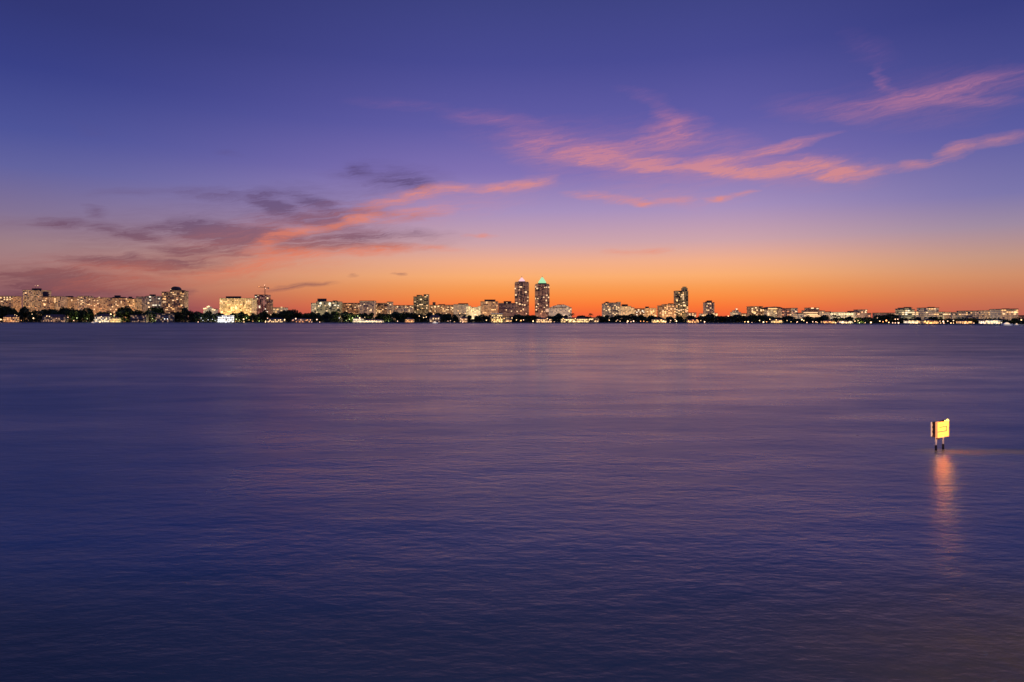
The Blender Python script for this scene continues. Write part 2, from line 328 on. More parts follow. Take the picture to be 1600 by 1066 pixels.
t.put(b.inputs['Roughness'], t.math('ADD', t.math('ADD', t.math('ADD', t.rng(gust, .3, .7, -.055, .055), t.rng(patch, .35, .65, -.045, .045)), t.rng(ps.outputs[1], 20, 110, .265, .245, smooth=True)), t.math('MULTIPLY_ADD', ruf, .05, t.math('MULTIPLY', side, .10))))
b.inputs['IOR'].default_value = 1.34
# sandy shallows and a strip beside the sign, with orange lamplight painted in
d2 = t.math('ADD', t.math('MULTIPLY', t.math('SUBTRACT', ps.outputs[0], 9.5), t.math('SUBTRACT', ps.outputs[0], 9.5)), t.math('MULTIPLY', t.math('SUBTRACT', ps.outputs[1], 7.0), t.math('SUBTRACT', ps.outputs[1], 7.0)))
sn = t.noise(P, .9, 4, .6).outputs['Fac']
sand_glow = t.math('MULTIPLY', t.rng(t.math('SQRT', d2), 1.5, 8.5, 1, 0, smooth=True), t.rng(sn, .3, .7, .5, 1.0))
# mid-bay silt tone; sky-reflection blue at the sides and vignetting painted in
azw = t.math('DIVIDE', ps.outputs[0], ps.outputs[1])
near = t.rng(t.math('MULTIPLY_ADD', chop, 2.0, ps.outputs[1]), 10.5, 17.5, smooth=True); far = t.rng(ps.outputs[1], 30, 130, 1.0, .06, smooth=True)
left = t.math('SUBTRACT', t.rng(t.math('MULTIPLY_ADD', swl, .3, azw), -.4, .2, smooth=True), 0.0)
right = t.math('MULTIPLY', t.rng(azw, .2, .55, smooth=True), .85)
body_tint = t.mix(t.math('MULTIPLY', near, far), (.085, .095, .08, 1), t.mix(right, t.mix(left, (.02, .10, .165, 1), (.06, .135, .165, 1)), (.015, .11, .18, 1)))
body_tint = t.mix(t.math('MULTIPLY', t.rng(azw, -.75, -.3, 1, 0, smooth=True), t.rng(ps.outputs[1], 9, 14, .8, 0, smooth=True)), body_tint, (.02, .045, .05, 1))  # vignetting painted as a darker near left corner
bar = t.math('MULTIPLY', t.math('SUBTRACT', 1.0, t.rng(t.math('ABSOLUTE', t.math('SUBTRACT', t.math('MULTIPLY_ADD', sn, 1.2, ps.outputs[1]), 26.6)), .1, .9, smooth=True)), t.math('MULTIPLY', t.rng(ps.outputs[0], 14.5, 17.2, smooth=True), t.rng(ps.outputs[0], 19.5, 24, 1, 0, smooth=True)))  # mask of the lamplit strip painted into the water beside the sign
body_tint = t.mix(t.math('MULTIPLY', bar, .8), body_tint, (.32, .21, .06, 1))  # warm lamplit strip painted into the water colour
painted_glint = t.rng(t.noise(t.mapping(P, scale=(.6, 1, 1), rot=.3), 3.2, 3, .6).outputs['Fac'], .66, .72)
t.put(b.inputs['Base Color'], t.mix(sand_glow, body_tint, t.mix(painted_glint, (.85, .32, .03, 1), (.95, .5, .14, 1))))  # orange lamplight and its glints painted over the sand
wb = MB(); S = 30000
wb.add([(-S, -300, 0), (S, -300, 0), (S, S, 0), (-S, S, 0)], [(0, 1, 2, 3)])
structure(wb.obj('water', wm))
gb = MB(); pts = [(wx(px, shore(px)), shore(px)) for px in range(-900, 2601, 50)]
n = len(pts)
gb.add([(x, y, GZ) for x, y in pts] + [(x * 20000 / y, 20000, GZ) for x, y in pts], [(i, i + 1, n + i + 1, n + i) for i in range(n - 1)])
structure(gb.obj('ground', M['soil']))
sb = MB()
for (x0, y0), (x1, y1) in zip(pts, pts[1:]):
    sb.add([(x0, y0 - .5, -1.5), (x1, y1 - .5, -1.5), (x1, y1 - .5, GZ + .25), (x0, y0 - .5, GZ + .25), (x0, y0 + .5, -1.5), (x1, y1 + .5, -1.5), (x1, y1 + .5, GZ + .25), (x0, y0 + .5, GZ + .25)],
           [(0, 1, 2, 3), (3, 2, 6, 7), (5, 4, 7, 6)])
tag(sb.obj('seawall', M['concrete']), 'low concrete seawall running the whole length of the far shore', 'wall')

# ------------------------------------------------------------------ buildings
def wall_part(parent, x0, x1, y0, y1, z1, style, relief, z0=0.0, name='wall'):
    mb = MB(); mb.box(x0, x1, y0, y1, z0, z1)
    if relief == 'slab':
        z = z0 + 3.3 * .96
        while z < z1 - 1.5: mb.box(x0 - .35, x1 + .35, y0 - .9, y0 + .3, z, z + .45); z += 3.3
    elif relief == 'pier':
        k = max(2, int((x1 - x0) / 8.4))
        for i in range(k + 1):
            x = x0 + (x1 - x0) * i / k; mb.box(x - .5, x + .5, y0 - .7, y0 + .2, z0, z1 + .3)
    return mb.obj(name, ST[style], parent)
wmesh = {}
def window(parent, x, y, z, w_, h_, key):
    k = (round(w_, 1), round(h_, 1), key)
    if k not in wmesh: wmesh[k] = MB().box(-k[0] / 2, k[0] / 2, -.12, .05, -k[1] / 2, k[1] / 2).mesh('window', WIN[key])
    return link('window', wmesh[k], parent, (x, y, z))
def building(name, label, D, secs, lit=6, keys='wwyyo', relief='slab', seed=1, explicit=(), pent=(), flood=0, fcol=(1, .5, .2), cat='building'):
    """secs: (px0, px1, row of the roof, style[, metres set forward]); pent: roof boxes (px0, px1, row)"""
    r = R(seed); x0 = min(s[0] for s in secs); x1 = max(s[1] for s in secs); cx = wx((x0 + x1) / 2, D)
    root = thing(name, label, cat, (cx, D, GZ)); faces = []
    for i, s in enumerate(secs):
        fw = s[4] if len(s) > 4 else .0
        a = wx(s[0], D - fw) - cx; c = wx(s[1], D - fw) - cx; top = wz(s[2], D - fw) - GZ
        dep = 16 + min(16, (c - a) * .4)
        wall_part(root, a, c - .02, -fw, dep + i * .1, top, s[3], relief)
        rb = MB(); rb.box(a - .5, c + .45, -fw - 1.2, dep + .5 + i * .1, top, top + .9); rb.obj('roof', M['dark_roof'], root)
        faces.append((a, c, -fw - 1.0 if relief == 'slab' else -fw - .1, top))
    for k, (pa, pb, pt) in enumerate(pent):
        a = wx(pa, D + 6) - cx; c = wx(pb, D + 6) - cx; top = wz(pt, D + 6) - GZ
        base = max([f[3] for f in faces if f[0] - 1 <= (a + c) / 2 <= f[1] + 1] or [top - 6])
        mb = MB(); mb.box(a, c, 5, 13, base + .9, top); mb.box(a - .4, c + .4, 4.6, 13.4, top, top + .5)
        mb.obj('penthouse', M['dark_roof'], root)
    used = set()
    for (px, py, w_, h_, key) in explicit:
        f = min(faces, key=lambda q: abs((q[0] + q[1]) / 2 - (wx(px, D) - cx)) - (q[1] - q[0]) / 2)
        window(root, wx(px, D) - cx, f[2], wz(py, D) - GZ, w_, h_, key)
    tot = sum((f[1] - f[0]) * f[3] for f in faces)
    for f in faces:
        nn = int(round(lit * (f[1] - f[0]) * f[3] / tot)); bays = max(1, int((f[1] - f[0]) / 4.2)); fls = max(1, int(f[3] / 3.3))
        for _ in range(nn):
            q = (r.randrange(bays), r.randrange(max(0, min(fls - 1, int(14 / 3.3))), fls), f[0])
            if q in used: continue
            used.add(q)
            window(root, f[0] + (q[0] + .5) * (f[1] - f[0]) / bays, f[2], q[1] * 3.3 + 1.75, r.choice((2.8, 3.2, 3.9)), 2.0, r.choice(keys))
    if flood:
        add_point_light(root, (0, -30, 6), flood, fcol, 1.5)
    return root
K = 1000.0
B = building
B('apartment_block', 'brown flat-roofed block cut off by the left edge of the photo', 1800, [(-22, 20, 463, 'tan')], 4, seed=1, explicit=[(1, 465.5, 5, 3, 'w'), (7, 465, 3, 3, 'w'), (11.5, 465, 3, 3, 'w'), (16, 465, 3, 3, 'w'), (7, 468, 3, 3, 'w'), (12, 468, 3, 3, 'w'), (16, 468, 3, 3, 'w'), (3, 471, 6, 2, 'w')], flood=20 * K)
r_ = B('hotel_tower', 'tall cream hotel tower with a rooftop mast, first tall one from the left', 1850, [(35, 52, 453.5, 'cream', 3), (52, 69, 454, 'creamh')], 12, keys='oood', relief='slab', seed=2, pent=[(50, 62, 451)], explicit=[(41.5, 458, 5, 2.5, 'w')], flood=160 * K)
mb = MB(); zt = wz(446, 1850) - GZ; zb = wz(451, 1850) - GZ
mb.tube((0, 8, zb), (0, 8, zt + 2), .35, .15); mb.obj('mast', M['pole'], r_); mb = MB(); mb.tube((7, 8, zb), (7, 8, zt), .3, .15); mb.obj('mast', M['pole'], r_)
window(r_, 0, 7.2, zt - .5, 2.4, 2, 'd'); window(r_, 7, 7.2, zt - .5, 2.4, 2, 'w')  # lights on the two masts, built from the window box
B('apartment_block', 'low dark-roofed block joined to the right of the cream hotel tower', 1800, [(65, 77, 464, 'tan')], 2, seed=3, pent=[(67, 73, 456)], explicit=[(67, 470, 3, 2, 'w'), (71, 469.5, 3, 2, 'w'), (70, 476, 4, 5, 'w'), (68, 474, 3, 2, 'y')], flood=30 * K)
B('apartment_block', 'plain cream block with one bright column of windows left of centre in the cream row', 1820, [(77, 95, 463.5, 'cream')], 4, seed=4, explicit=[(86, 467, 3, 3, 'w'), (86, 469, 3, 3, 'w'), (86, 472, 3, 3, 'w')], flood=60 * K)
B('apartment_block', 'grey-brown block with ribbed front between two cream ones', 1850, [(95, 121, 465, 'tan')], 6, relief='pier', seed=5, pent=[(103, 112, 463)], explicit=[(97, 471, 4, 3, 'w'), (112, 469, 3.5, 3, 'w')], flood=50 * K)
B('apartment_block', 'slightly taller cream block that closes the cream row on the right', 1800, [(121, 136, 463, 'cream')], 5, seed=6, explicit=[(122, 468, 3, 2, 'w'), (128, 470, 6, 2, 'w'), (127, 475, 5, 2, 'w')], flood=70 * K)
B('apartment_block', 'long orange-tan block with a bright lamp on its roof', 1750, [(136, 172, 465.5, 'tan')], 14, seed=7, relief='pier', explicit=[(155, 465, 4, 2.5, 'w'), (147, 470, 3, 2, 'w'), (152, 470, 4, 2, 'w'), (152.5, 474, 5, 2, 'w'), (147, 483.5, 3, 3, 'w')], flood=70 * K, fcol=(1, .5, .2))
B('apartment_block', 'tan block with dark jagged rooftop plant behind the green-lit trees', 1720, [(172, 199, 466, 'tan')], 14, keys='www', seed=8, pent=[(176, 194, 464.5), (179, 186, 462)], flood=50 * K)
B('apartment_block', 'orange-lit block with a small roof hut right of the jagged roof', 1700, [(199, 213, 467, 'orange')], 9, keys='yyo', seed=9, pent=[(201, 204, 464)], flood=60 * K, fcol=(1, .5, .18))
B('apartment_block', 'narrow grey block with a single bright window at its left side', 1760, [(213, 228, 464, 'grey')], 2, seed=10, explicit=[(215.5, 470, 4, 3, 'w')], relief='pier', flood=20 * K)
B('apartment_block', 'grey-blue glassy block with a stair tower, left of the arched brown tower', 1700, [(228, 253, 463, 'grey')], 4, keys='ccw', seed=11, pent=[(234, 241, 460.5)], explicit=[(234.5, 464, 4, 3, 'c'), (232, 473.5, 4, 3, 'w'), (240, 477, 5, 2.5, 'c'), (244, 477, 4, 2.5, 'c'), (233, 480, 5, 3, 'w')], flood=12 * K, fcol=(1, .8, .6))
r_ = B('residential_tower', 'brown tower with an arched crown, tallest building left of the crane', 1650, [(253, 266, 456.5, 'brown'), (266, 281, 453.5, 'brown', 2), (281, 288, 455, 'brown')], 22, keys='wyyo', relief='pier', seed=12, explicit=[(273, 460, 8, 2, 'w'), (283, 458, 4, 2, 'y'), (285, 463, 5, 2, 'w'), (271, 469.5, 4, 2.5, 'w'), (257, 467, 9, 2, 'y'), (257, 472, 9, 2, 'w'), (284, 477, 5, 3, 'w'), (260, 484, 6, 2, 'w'), (271, 483, 6, 2, 'y')], flood=25 * K)
mb = MB(); D = 1650; cx = wx(270.5, D); zc = wz(453.5, D) - GZ; ra = wx(280, D) - wx(267, D)
prof = [(ra / 2 * cos(pi * i / 12), ra / 2 * .8 * sin(pi * i / 12)) for i in range(13)]
mb.add([(wx(273.5, D) - cx + x, -1.5, zc + .9 + z) for x, z in prof] + [(wx(273.5, D) - cx + x, 12, zc + .9 + z) for x, z in prof],
       [tuple(range(13))[::-1], tuple(range(13, 26))] + [(i, i + 1, 14 + i, 13 + i) for i in range(12)])
mb.obj('arched_crown', M['dark_roof'], r_); window(r_, wx(267.5, D) - cx, -2.5, zc + 1, 2.5, 2, 'w')
r_ = B('hall', 'small floodlit white hall with a stepped gable peeping over the trees', 1700, [(320, 334, 483, 'white')], 4, keys='ww', relief='pier', seed=13, flood=150 * K, fcol=(1, .85, .55))
mb = MB(); D = 1700
for q, (a, c, y) in enumerate(((318.5, 335.5, 485), (323, 331, 481), (325, 329, 479.4))):
    mb.box(wx(a, D) - wx(327, D), wx(c, D) - wx(327, D), -2 - q * .3, 6 + q * .3, 3, wz(y, D) - GZ)
mb.obj('gable', ST['white'], r_)
for px, py in ((319.5, 482.5), (325, 479.5), (327, 478.8), (333, 483.5), (336, 484.6), (322, 482)): window(r_, wx(px, D) - wx(327, D), -3.2, wz(py, D) - GZ, 4, 3, 'w')
B('hotel', 'wide gold-lit hotel with a dense grid of glowing windows', 1600, [(343, 393, 466.5, 'gold')], 60, keys='yyyw', seed=14, pent=[(353, 362, 463.5), (364, 375, 463.5)], explicit=[(346, 471, 3.5, 3, 'w'), (346.5, 488, 4, 4, 'w'), (369, 481, 4, 6, 'w')], flood=190 * K, fcol=(1, .62, .22))
B('unfinished_tower', 'unfinished tower with pale vertical ribs and a dark top below the crane', 1650, [(393, 398, 468, 'concrete'), (398, 416, 461, 'concrete', 2), (416, 422, 468.5, 'brown')], 8, keys='ccp'.replace('p', 'w'), relief='pier', seed=15, explicit=[(404, 462, 3, 2, 'w'), (418, 466, 4, 3.5, 'w'), (402, 467, 4, 2, 'w')], flood=45 * K, fcol=(1, .42, .34))
B('apartment_block', 'low pale lit block just right of the unfinished tower', 1700, [(424, 444, 481, 'white')], 8, keys='wy', seed=16, explicit=[(440, 480.5, 4, 3, 'w'), (433, 484, 3, 2, 'y')], flood=25 * K)
B('apartment_block', 'green-tinted glass block with a white left end', 1750, [(486, 494, 474, 'whitev', 2), (494, 530, 471.5, 'green')], 14, keys='cww', seed=17, pent=[(496, 509, 467), (520, 526, 470)], explicit=[(501, 474, 5, 5, 'c'), (515, 475, 5, 6, 'c'), (523.5, 477, 6, 2, 'c'), (528, 481, 3, 3, 'w'), (498, 479, 3, 2, 'w')], flood=45 * K, fcol=(1, .85, .5))
B('apartment_block', 'dim brown block between the green-tinted and grey-topped blocks', 1780, [(532, 562, 474, 'brown')], 22, keys='wyod', seed=18, flood=45 * K)
B('apartment_block', 'greyish block a little taller than the brown ones on both sides', 1720, [(562, 584, 470.5, 'grey')], 4, keys='w', seed=19, relief='pier', explicit=[(579, 485.5, 5, 3, 'w')], flood=30 * K)
B('apartment_block', 'brown block full of bright windows, with a stair tower on its right', 1760, [(584, 604.5, 474, 'brown'), (604.5, 612, 472, 'grey', 2)], 20, keys='wwy', seed=20, flood=60 * K)
B('apartment_block', 'low wide beige block left of the dark notched tower', 1800, [(612, 646, 477.5, 'pale')], 12, keys='wwyo', seed=21, relief='pier', explicit=[(621, 479.5, 3.5, 3, 'w'), (641, 479, 4, 2, 'w')], flood=50 * K)
r_ = B('residential_tower', 'dark tower with a notched top, the only tall one left of the twins', 1750, [(646, 651, 464, 'dark'), (651, 658, 461.5, 'dark', 2), (658, 662, 463.5, 'dark'), (662, 669, 460.5, 'dark', 2)], 14, keys='yw', seed=22, relief='slab', explicit=[(658, 468, 5, 3, 'w'), (658, 476, 8, 2, 'w'), (665, 464, 5, 2, 'y'), (667, 481.5, 3, 3, 'w')], flood=14 * K)
B('apartment_block', 'brown block with a small roof tower, right of the dark notched tower', 1780, [(671, 709, 477, 'tan')], 24, keys='wwy', seed=23, pent=[(676, 680, 472.5), (685, 695, 475.8)], explicit=[(679.5, 479, 5, 2.5, 'w'), (685, 479, 4, 2.5, 'w'), (707, 481.5, 4, 4, 'w')], flood=45 * K)
B('apartment_block', 'pale grey-cream block with a flat raised roof', 1740, [(709, 731, 476, 'pale')], 4, keys='y', seed=24, relief='pier', pent=[(716, 731, 474.4)], flood=120 * K, fcol=(1, .72, .4))
B('hotel', 'bright white low hotel with a colonnade front', 1650, [(729, 735, 478.5, 'whitev', 1), (735, 747, 480.5, 'whitev'), (747, 751, 479, 'whitev', 1)], 14, keys='yw', seed=25, relief='pier', flood=230 * K, fcol=(1, .78, .42))
B('hotel', 'tan hotel with a flat cap roof, left of the low gold pavilion', 1750, [(751, 778, 471.5, 'tan')], 3, keys='y', seed=26, relief='pier', pent=[(757, 774, 468.5)], explicit=[(761, 472, 5, 2.5, 'w'), (772, 473, 4, 2, 'y'), (771, 484, 12, 2.5, 'y'), (757, 489, 10, 2, 'y')], flood=75 * K)
B('apartment_block', 'dull mauve-brown block close to the pink-topped tower', 1800, [(779, 806, 474, 'mauve')], 3, keys='wo', seed=27, relief='pier', pent=[(787, 799, 471)], explicit=[(792, 473.5, 4, 2, 'w')], flood=14 * K)
# twin towers with lit pyramids
def twin(label, px0, px1, y_body, crown, cap, seed, wins, spire):
    D = 2300; cx = wx((px0 + px1) / 2, D); root = thing('residential_tower', label, 'skyscraper', (cx, D, GZ)); r = R(seed)
    hw = (wx(px1, D) - wx(px0, D)) / 2; ch = hw * .34; top = wz(y_body, D) - GZ
    def oct_(h, c): return [(-h + c, -h), (h - c, -h), (h, -h + c), (h, h - c), (h - c, h), (-h + c, h), (-h, h - c), (-h, -h + c)]
    mb = MB(); mb.prism(oct_(hw, ch), 0, top)
    z = 3.2
    while z < top - 2: mb.prism(oct_(hw + .35, ch), z, z + .45); z += 3.5
    for x in (-hw + ch, 0, hw - ch): mb.box(x - .9, x + .9, -hw - .9, -hw + .4, 0, top + .6)
    mb.obj('wall', ST['diamond'], root)
    u0, u1, uy = crown; k = (wx(u1, D) - wx(u0, D)) / 2; cz = wz(uy, D) - GZ
    mb = MB(); mb.prism(oct_(hw * .92, ch), top, top + 2.2); mb.prism(oct_(k * 1.12, k * .3), top + 2.2, cz); mb.obj('roof', M['dark_roof'], root)
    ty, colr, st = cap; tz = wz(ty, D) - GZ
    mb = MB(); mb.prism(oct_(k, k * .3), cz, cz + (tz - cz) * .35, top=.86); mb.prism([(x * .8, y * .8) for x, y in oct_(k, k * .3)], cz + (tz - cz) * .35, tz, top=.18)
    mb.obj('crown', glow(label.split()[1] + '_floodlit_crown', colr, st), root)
    mb = MB(); mb.tube((0, 0, tz - 1), (0, 0, wz(spire, D) - GZ), .9, .3); mb.obj('spire', M['pole'], root)
    for (px, py, w_, h_, key) in wins: window(root, wx(px, D) - cx, -hw - .95, wz(py, D) - GZ, w_, h_, key)
    for _ in range(5):
        window(root, r.uniform(-hw + ch, hw - ch), -hw - .95, 3.5 * r.randrange(6, int(top / 3.5) - 2) + 1.7, r.choice((3, 4)), 2.2, r.choice('wod'))
    add_point_light(root, (0, -45, 5), 40 * K, (1, .5, .3), 1.5)
    return root
twin('tall pink-crowned twin tower, the left one of the pair', 804.3, 826.3, 442, (811, 821, 440), (433.8, (1, .53, .5), 1.1), 31,
     [(813.5, 449, 9, 4, 'w'), (805, 451.5, 4, 4, 'w'), (821.5, 457, 6, 5, 'w'), (806, 461.5, 5, 5, 'w'), (824.7, 465, 3, 4, 'w'), (811.5, 468.5, 3, 3, 'o'), (824, 470.5, 4, 3, 'w'), (807, 473.5, 5, 4, 'w'), (812, 475.5, 6, 4, 'w'), (816, 476.5, 4, 3, 'w'), (819.7, 477, 5, 4, 'w'), (817.5, 483.5, 4, 4, 'w'), (814, 486, 4, 3, 'y')], 431)
twin('tall green-crowned twin tower, the right one of the pair', 836, 858.2, 445, (841.5, 854, 442.8), (433.3, (.5, 1, .42), .82), 32,
     [(836.7, 449, 3, 4, 'w'), (839, 451.3, 6, 4, 'w'), (850.5, 449.8, 4, 3, 'w'), (853.5, 449.5, 4, 3, 'w'), (857, 449.5, 4, 4, 'w'), (854, 462, 4, 4, 'w'), (849, 465, 5, 3, 'w'), (856.5, 465.2, 4, 4, 'w'), (840, 467, 4, 3, 'w'), (836.5, 467, 2, 6, 'w'), (853, 470, 4, 5, 'w'), (840.5, 475.5, 4, 4, 'w'), (854, 477.5, 5, 4, 'w'), (838, 479.5, 4, 4, 'w'), (837.5, 484.5, 4, 4, 'w'), (846.5, 487, 3, 5, 'y')], 431)
D = 1900; r_ = B('hall', 'wide low pale hall with a shallow domed roof right of the twin towers', D, [(858, 893, 481, 'pale')], 2, keys='w', seed=33, relief='pier', explicit=[(887, 481, 6, 3, 'w'), (855, 485, 8, 9, 'd'), (889.5, 486, 3, 6, 'y')], flood=80 * K, fcol=(1, .7, .5))
mb = MB(); cx = wx(875.5, D); q = [(wx(x, D) - cx, wz(y, D) - GZ) for x, y in ((859.5, 480.5), (866, 477.8), (872, 476.6), (882, 476.4), (888, 478.5), (892, 480.5))]
mb.add([(x, -.5, z) for x, z in q] + [(x, 18, z) for x, z in q], [tuple(range(6))[::-1], tuple(range(6, 12))] + [(i, i + 1, 7 + i, 6 + i) for i in range(5)])
mb.obj('dome', ST['pale'], r_)
mb = MB(); mb.box(wx(871, D) - cx, wx(882, D) - cx, 2, 12, q[2][1] - .5, q[2][1] + 1.2); mb.obj('penthouse', M['dark_roof'], r_)
B('apartment_block', 'grey block with two corner turrets right of the orange sky gap', 1700, [(942, 946, 475, 'grey'), (946, 965, 473.5, 'grey', -1), (965, 970, 472.5, 'grey', 2)], 22, keys='wyww', seed=34, pent=[(946.5, 951, 472)], explicit=[(952, 484, 5, 4, 'w'), (967, 481, 5, 3, 'w')], flood=40 * K, fcol=(1, .75, .45))
B('apartment_block', 'cream block stepping down from the grey turreted block', 1650, [(970, 986, 479, 'cream'), (986, 991, 481, 'cream', 1.5)], 6, keys='yo', seed=35, relief='pier', pent=[(972, 981, 476)], flood=130 * K, fcol=(1, .7, .34))
B('apartment_block', 'small dim brown block right of the cream stepped one', 1750, [(991, 1010, 482.5, 'brown')], 14, keys='wwc', seed=36, pent=[(1009, 1014, 479.5)], explicit=[(1004, 486, 4, 3, 'c'), (1008, 488, 4, 3, 'w')], flood=30 * K)
B('apartment_block', 'low orange-gold block left of the tall stepped tower', 1650, [(1010, 1026, 482, 'orange')], 8, keys='yyw', seed=37, flood=60 * K, fcol=(1, .6, .24))
B('apartment_block', 'brown block leaning on the left side of the tall stepped tower', 1650, [(1030, 1038, 478, 'brown'), (1038, 1056, 476, 'tan', 1.5)], 26, keys='wyyo', seed=38, pent=[(1045, 1052, 474.5)], flood=55 * K)
r_ = B('residential_tower', 'tall dark stepped tower standing alone right of the twin towers', 1750, [(1056, 1066, 455, 'dark'), (1066, 1075.5, 455.4, 'dark', 2)], 30, keys='yyww', seed=39, relief='slab', explicit=[(1066, 461, 6, 3, 'w'), (1068, 473, 5, 2.5, 'w'), (1069, 477.5, 6, 4, 'w'), (1058, 470, 3, 3, 'y'), (1062, 485, 12, 3, 'd'), (1072, 486, 6, 7, 'd')], flood=35 * K)
D = 1750; cx = wx((1056 + 1075.5) / 2, D)
mb = MB(); mb.box(wx(1066.5, D) - cx, wx(1074.5, D) - cx, 0, 14, wz(455.4, D) - GZ + .9, wz(450, D) - GZ); mb.box(wx(1068, D) - cx, wx(1073, D) - cx, 2, 12, wz(450, D) - GZ, wz(448, D) - GZ); mb.obj('upper_storeys', ST['dark'], r_)
B('shop_block', 'low red-roofed block at the foot of the tall stepped tower', 1500, [(1077, 1088, 489, 'mauve')], 4, keys='yw', seed=40, explicit=[(1077.5, 491, 3, 2.5, 'w')], flood=10 * K)
D = 1700; B('residential_tower', 'slim lone tower with a rounded cap right of the tall stepped tower', D, [(1102, 1106, 473, 'grey'), (1106, 1112, 471.5, 'mauve', 2), (1112, 1116, 473, 'grey')], 4, keys='wo', seed=41, relief='pier', pent=[(1105.5, 1112.5, 470)], explicit=[(1106, 474.5, 3.5, 3, 'w'), (1109, 474.5, 4, 3, 'w'), (1105, 478.5, 5, 3, 'w'), (1106, 485, 6, 2.5, 'w')], flood=14 * K)
B('hall', 'low cream podium lit up at the foot of the slim lone tower', 1500, [(1097, 1110, 490.5, 'white'), (1110, 1121, 489.5, 'white', 1)], 4, keys='yw', seed=42, explicit=[(1114.5, 491, 5, 2.5, 'w'), (1120, 491.5, 3, 2, 'y')], flood=60 * K)
D = 1500; r_ = B('church', 'white floodlit church with a small bright dome', D, [(1145, 1149, 488, 'white'), (1149, 1154, 485.5, 'white', 2), (1154, 1157.5, 488.5, 'white')], 2, keys='w', seed=43, relief='pier', flood=75 * K, fcol=(1, .82, .5))
mb = MB(); mb.lathe([(2.6, 0), (2.6, 1.2), (2.3, 2.4), (1.5, 3.6), (.4, 4.4), (.3, 5.4)], 14, (0, 3, wz(485.5, D) - GZ + .9)); mb.obj('dome', M['white_paint'], r_); window(r_, 0, .2, wz(483.3, D) - GZ, 3, 3.2, 'w')
B('shop_block', 'low lit terrace block right of the white domed church', 1450, [(1158, 1166, 490.3, 'cream'), (1166, 1174, 491.5, 'cream', 1)], 8, keys='yw', seed=44, flood=40 * K)
B('hotel', 'dark brown hotel block with a few bright windows, left of the vaulted hall', 1400, [(1173.5, 1192, 479.3, 'brown'), (1192, 1199, 481.5, 'brown', 1.5)], 9, keys='ww', seed=45, explicit=[(1181, 481, 3, 2.5, 'w'), (1189, 485, 3, 4, 'w'), (1193, 484.5, 5, 3, 'w'), (1178, 488, 8, 2, 'y')], flood=10 * K)
D = 1380; r_ = B('hall', 'long cream vaulted hall with a curved lit roof edge', D, [(1199, 1222, 484, 'white')], 6, keys='wy', seed=46, relief='pier', flood=75 * K, fcol=(1, .74, .4))
mb = MB(); cx = wx(1210.5, D); q = [(wx(x, D) - cx, wz(y, D) - GZ) for x, y in ((1198, 480.5), (1202, 479.6), (1210, 479.2), (1218, 479.8), (1223, 481.5), (1224, 484), (1198, 484))]
mb.add([(x, -2.5, z) for x, z in q] + [(x, 20, z) for x, z in q], [tuple(range(7))[::-1], tuple(range(7, 14))] + [(i, (i + 1) % 7, 7 + (i + 1) % 7, 7 + i) for i in range(7)])
mb.obj('vaulted_roof', M['dark_roof'], r_); window(r_, -1, -2.7, wz(482.5, D) - GZ, 26, 2.0, 'y')
B('apartment_block', 'mauve block with a bright cream right end, right of the vaulted hall', 1350, [(1222, 1237, 482.3, 'mauve'), (1237, 1246, 482, 'white', 1.5)], 8, keys='wo', seed=47, relief='pier', flood=40 * K)
B('shop_block', 'small cream block stepping down left of the pagoda-roofed house', 1300, [(1246, 1254, 489.5, 'cream')], 4, keys='wy', seed=48, flood=25 * K)
D = 1250; r_ = B('hotel', 'white tiered hotel with dark pagoda-like roofs and bright eaves', D, [(1256, 1280, 490, 'white', 4), (1262, 1280, 485.5, 'mauve', 2), (1265.5, 1279.5, 481.5, 'mauve')], 6, keys='ww', seed=49, relief='pier', explicit=[(1268, 481.8, 5, 2, 'w'), (1278, 482, 5, 2.5, 'w')], flood=22 * K)
for j, (a, c, y) in enumerate(((1254, 1276, 488.5), (1260, 1276, 491.5), (1264, 1282, 494))): window(r_, wx((a + c) / 2, D) - wx(1268, D), -5.3, wz(y, D) - GZ, wx(c, D) - wx(a, D), 1.1, 'w')
B('hotel', 'cream floodlit hotel wing stepping down to the right of the pagoda roofs', 1250, [(1280, 1288, 486, 'white', 1), (1288, 1298, 487.5, 'white')], 5, keys='yw', seed=50, relief='pier', flood=70 * K, fcol=(1, .74, .38))
B('hotel', 'long low cream building, brightest lit of those on the right', 1200, [(1298, 1322, 488.3, 'white'), (1322, 1337, 489, 'white', 1)], 10, keys='ww', seed=51, relief='pier', pent=[(1327, 1334, 486.5)], flood=110 * K, fcol=(1, .8, .48))
B('apartment_block', 'mauve-brown stepped block right of the long bright cream building', 1200, [(1338, 1344, 489, 'mauve'), (1344, 1355, 484.5, 'mauve', 1.5), (1355, 1361, 490, 'mauve')], 4, keys='wo', seed=52, relief='slab', explicit=[(1352.5, 485, 2.5, 2, 'w')], flood=7 * K)
B('apartment_block', 'faint low block half hidden by a big tree right of centre in the dark stretch', 1200, [(1376, 1400, 489.5, 'mauve')], 3, keys='od', seed=53, flood=3 * K)
D = 1250; r_ = B('apartment_block', 'grey-green block with a rounded stepped top, left of the squarish lone block', D, [(1408, 1414, 483, 'green'), (1414, 1425, 481.5, 'green', 1.5), (1425, 1429, 484, 'green'), (1429, 1436, 487, 'pale', 1)], 24, keys='cwwy', seed=54, pent=[(1416, 1423, 480.3)], flood=10 * K, fcol=(1, .85, .6))
B('apartment_block', 'squarish grey-tan block standing by itself near the right end', 1250, [(1446, 1467, 481.5, 'pale')], 12, keys='dyw', seed=55, pent=[(1453, 1460, 480.2)], flood=9 * K, fcol=(1, .8, .5))
B('apartment_block', 'narrow cream block with a pale left edge, first of the right-hand row', 1250, [(1474, 1476, 488, 'whitev', 1), (1476, 1486, 488.3, 'cream')], 7, keys='yw', seed=56, flood=10 * K)
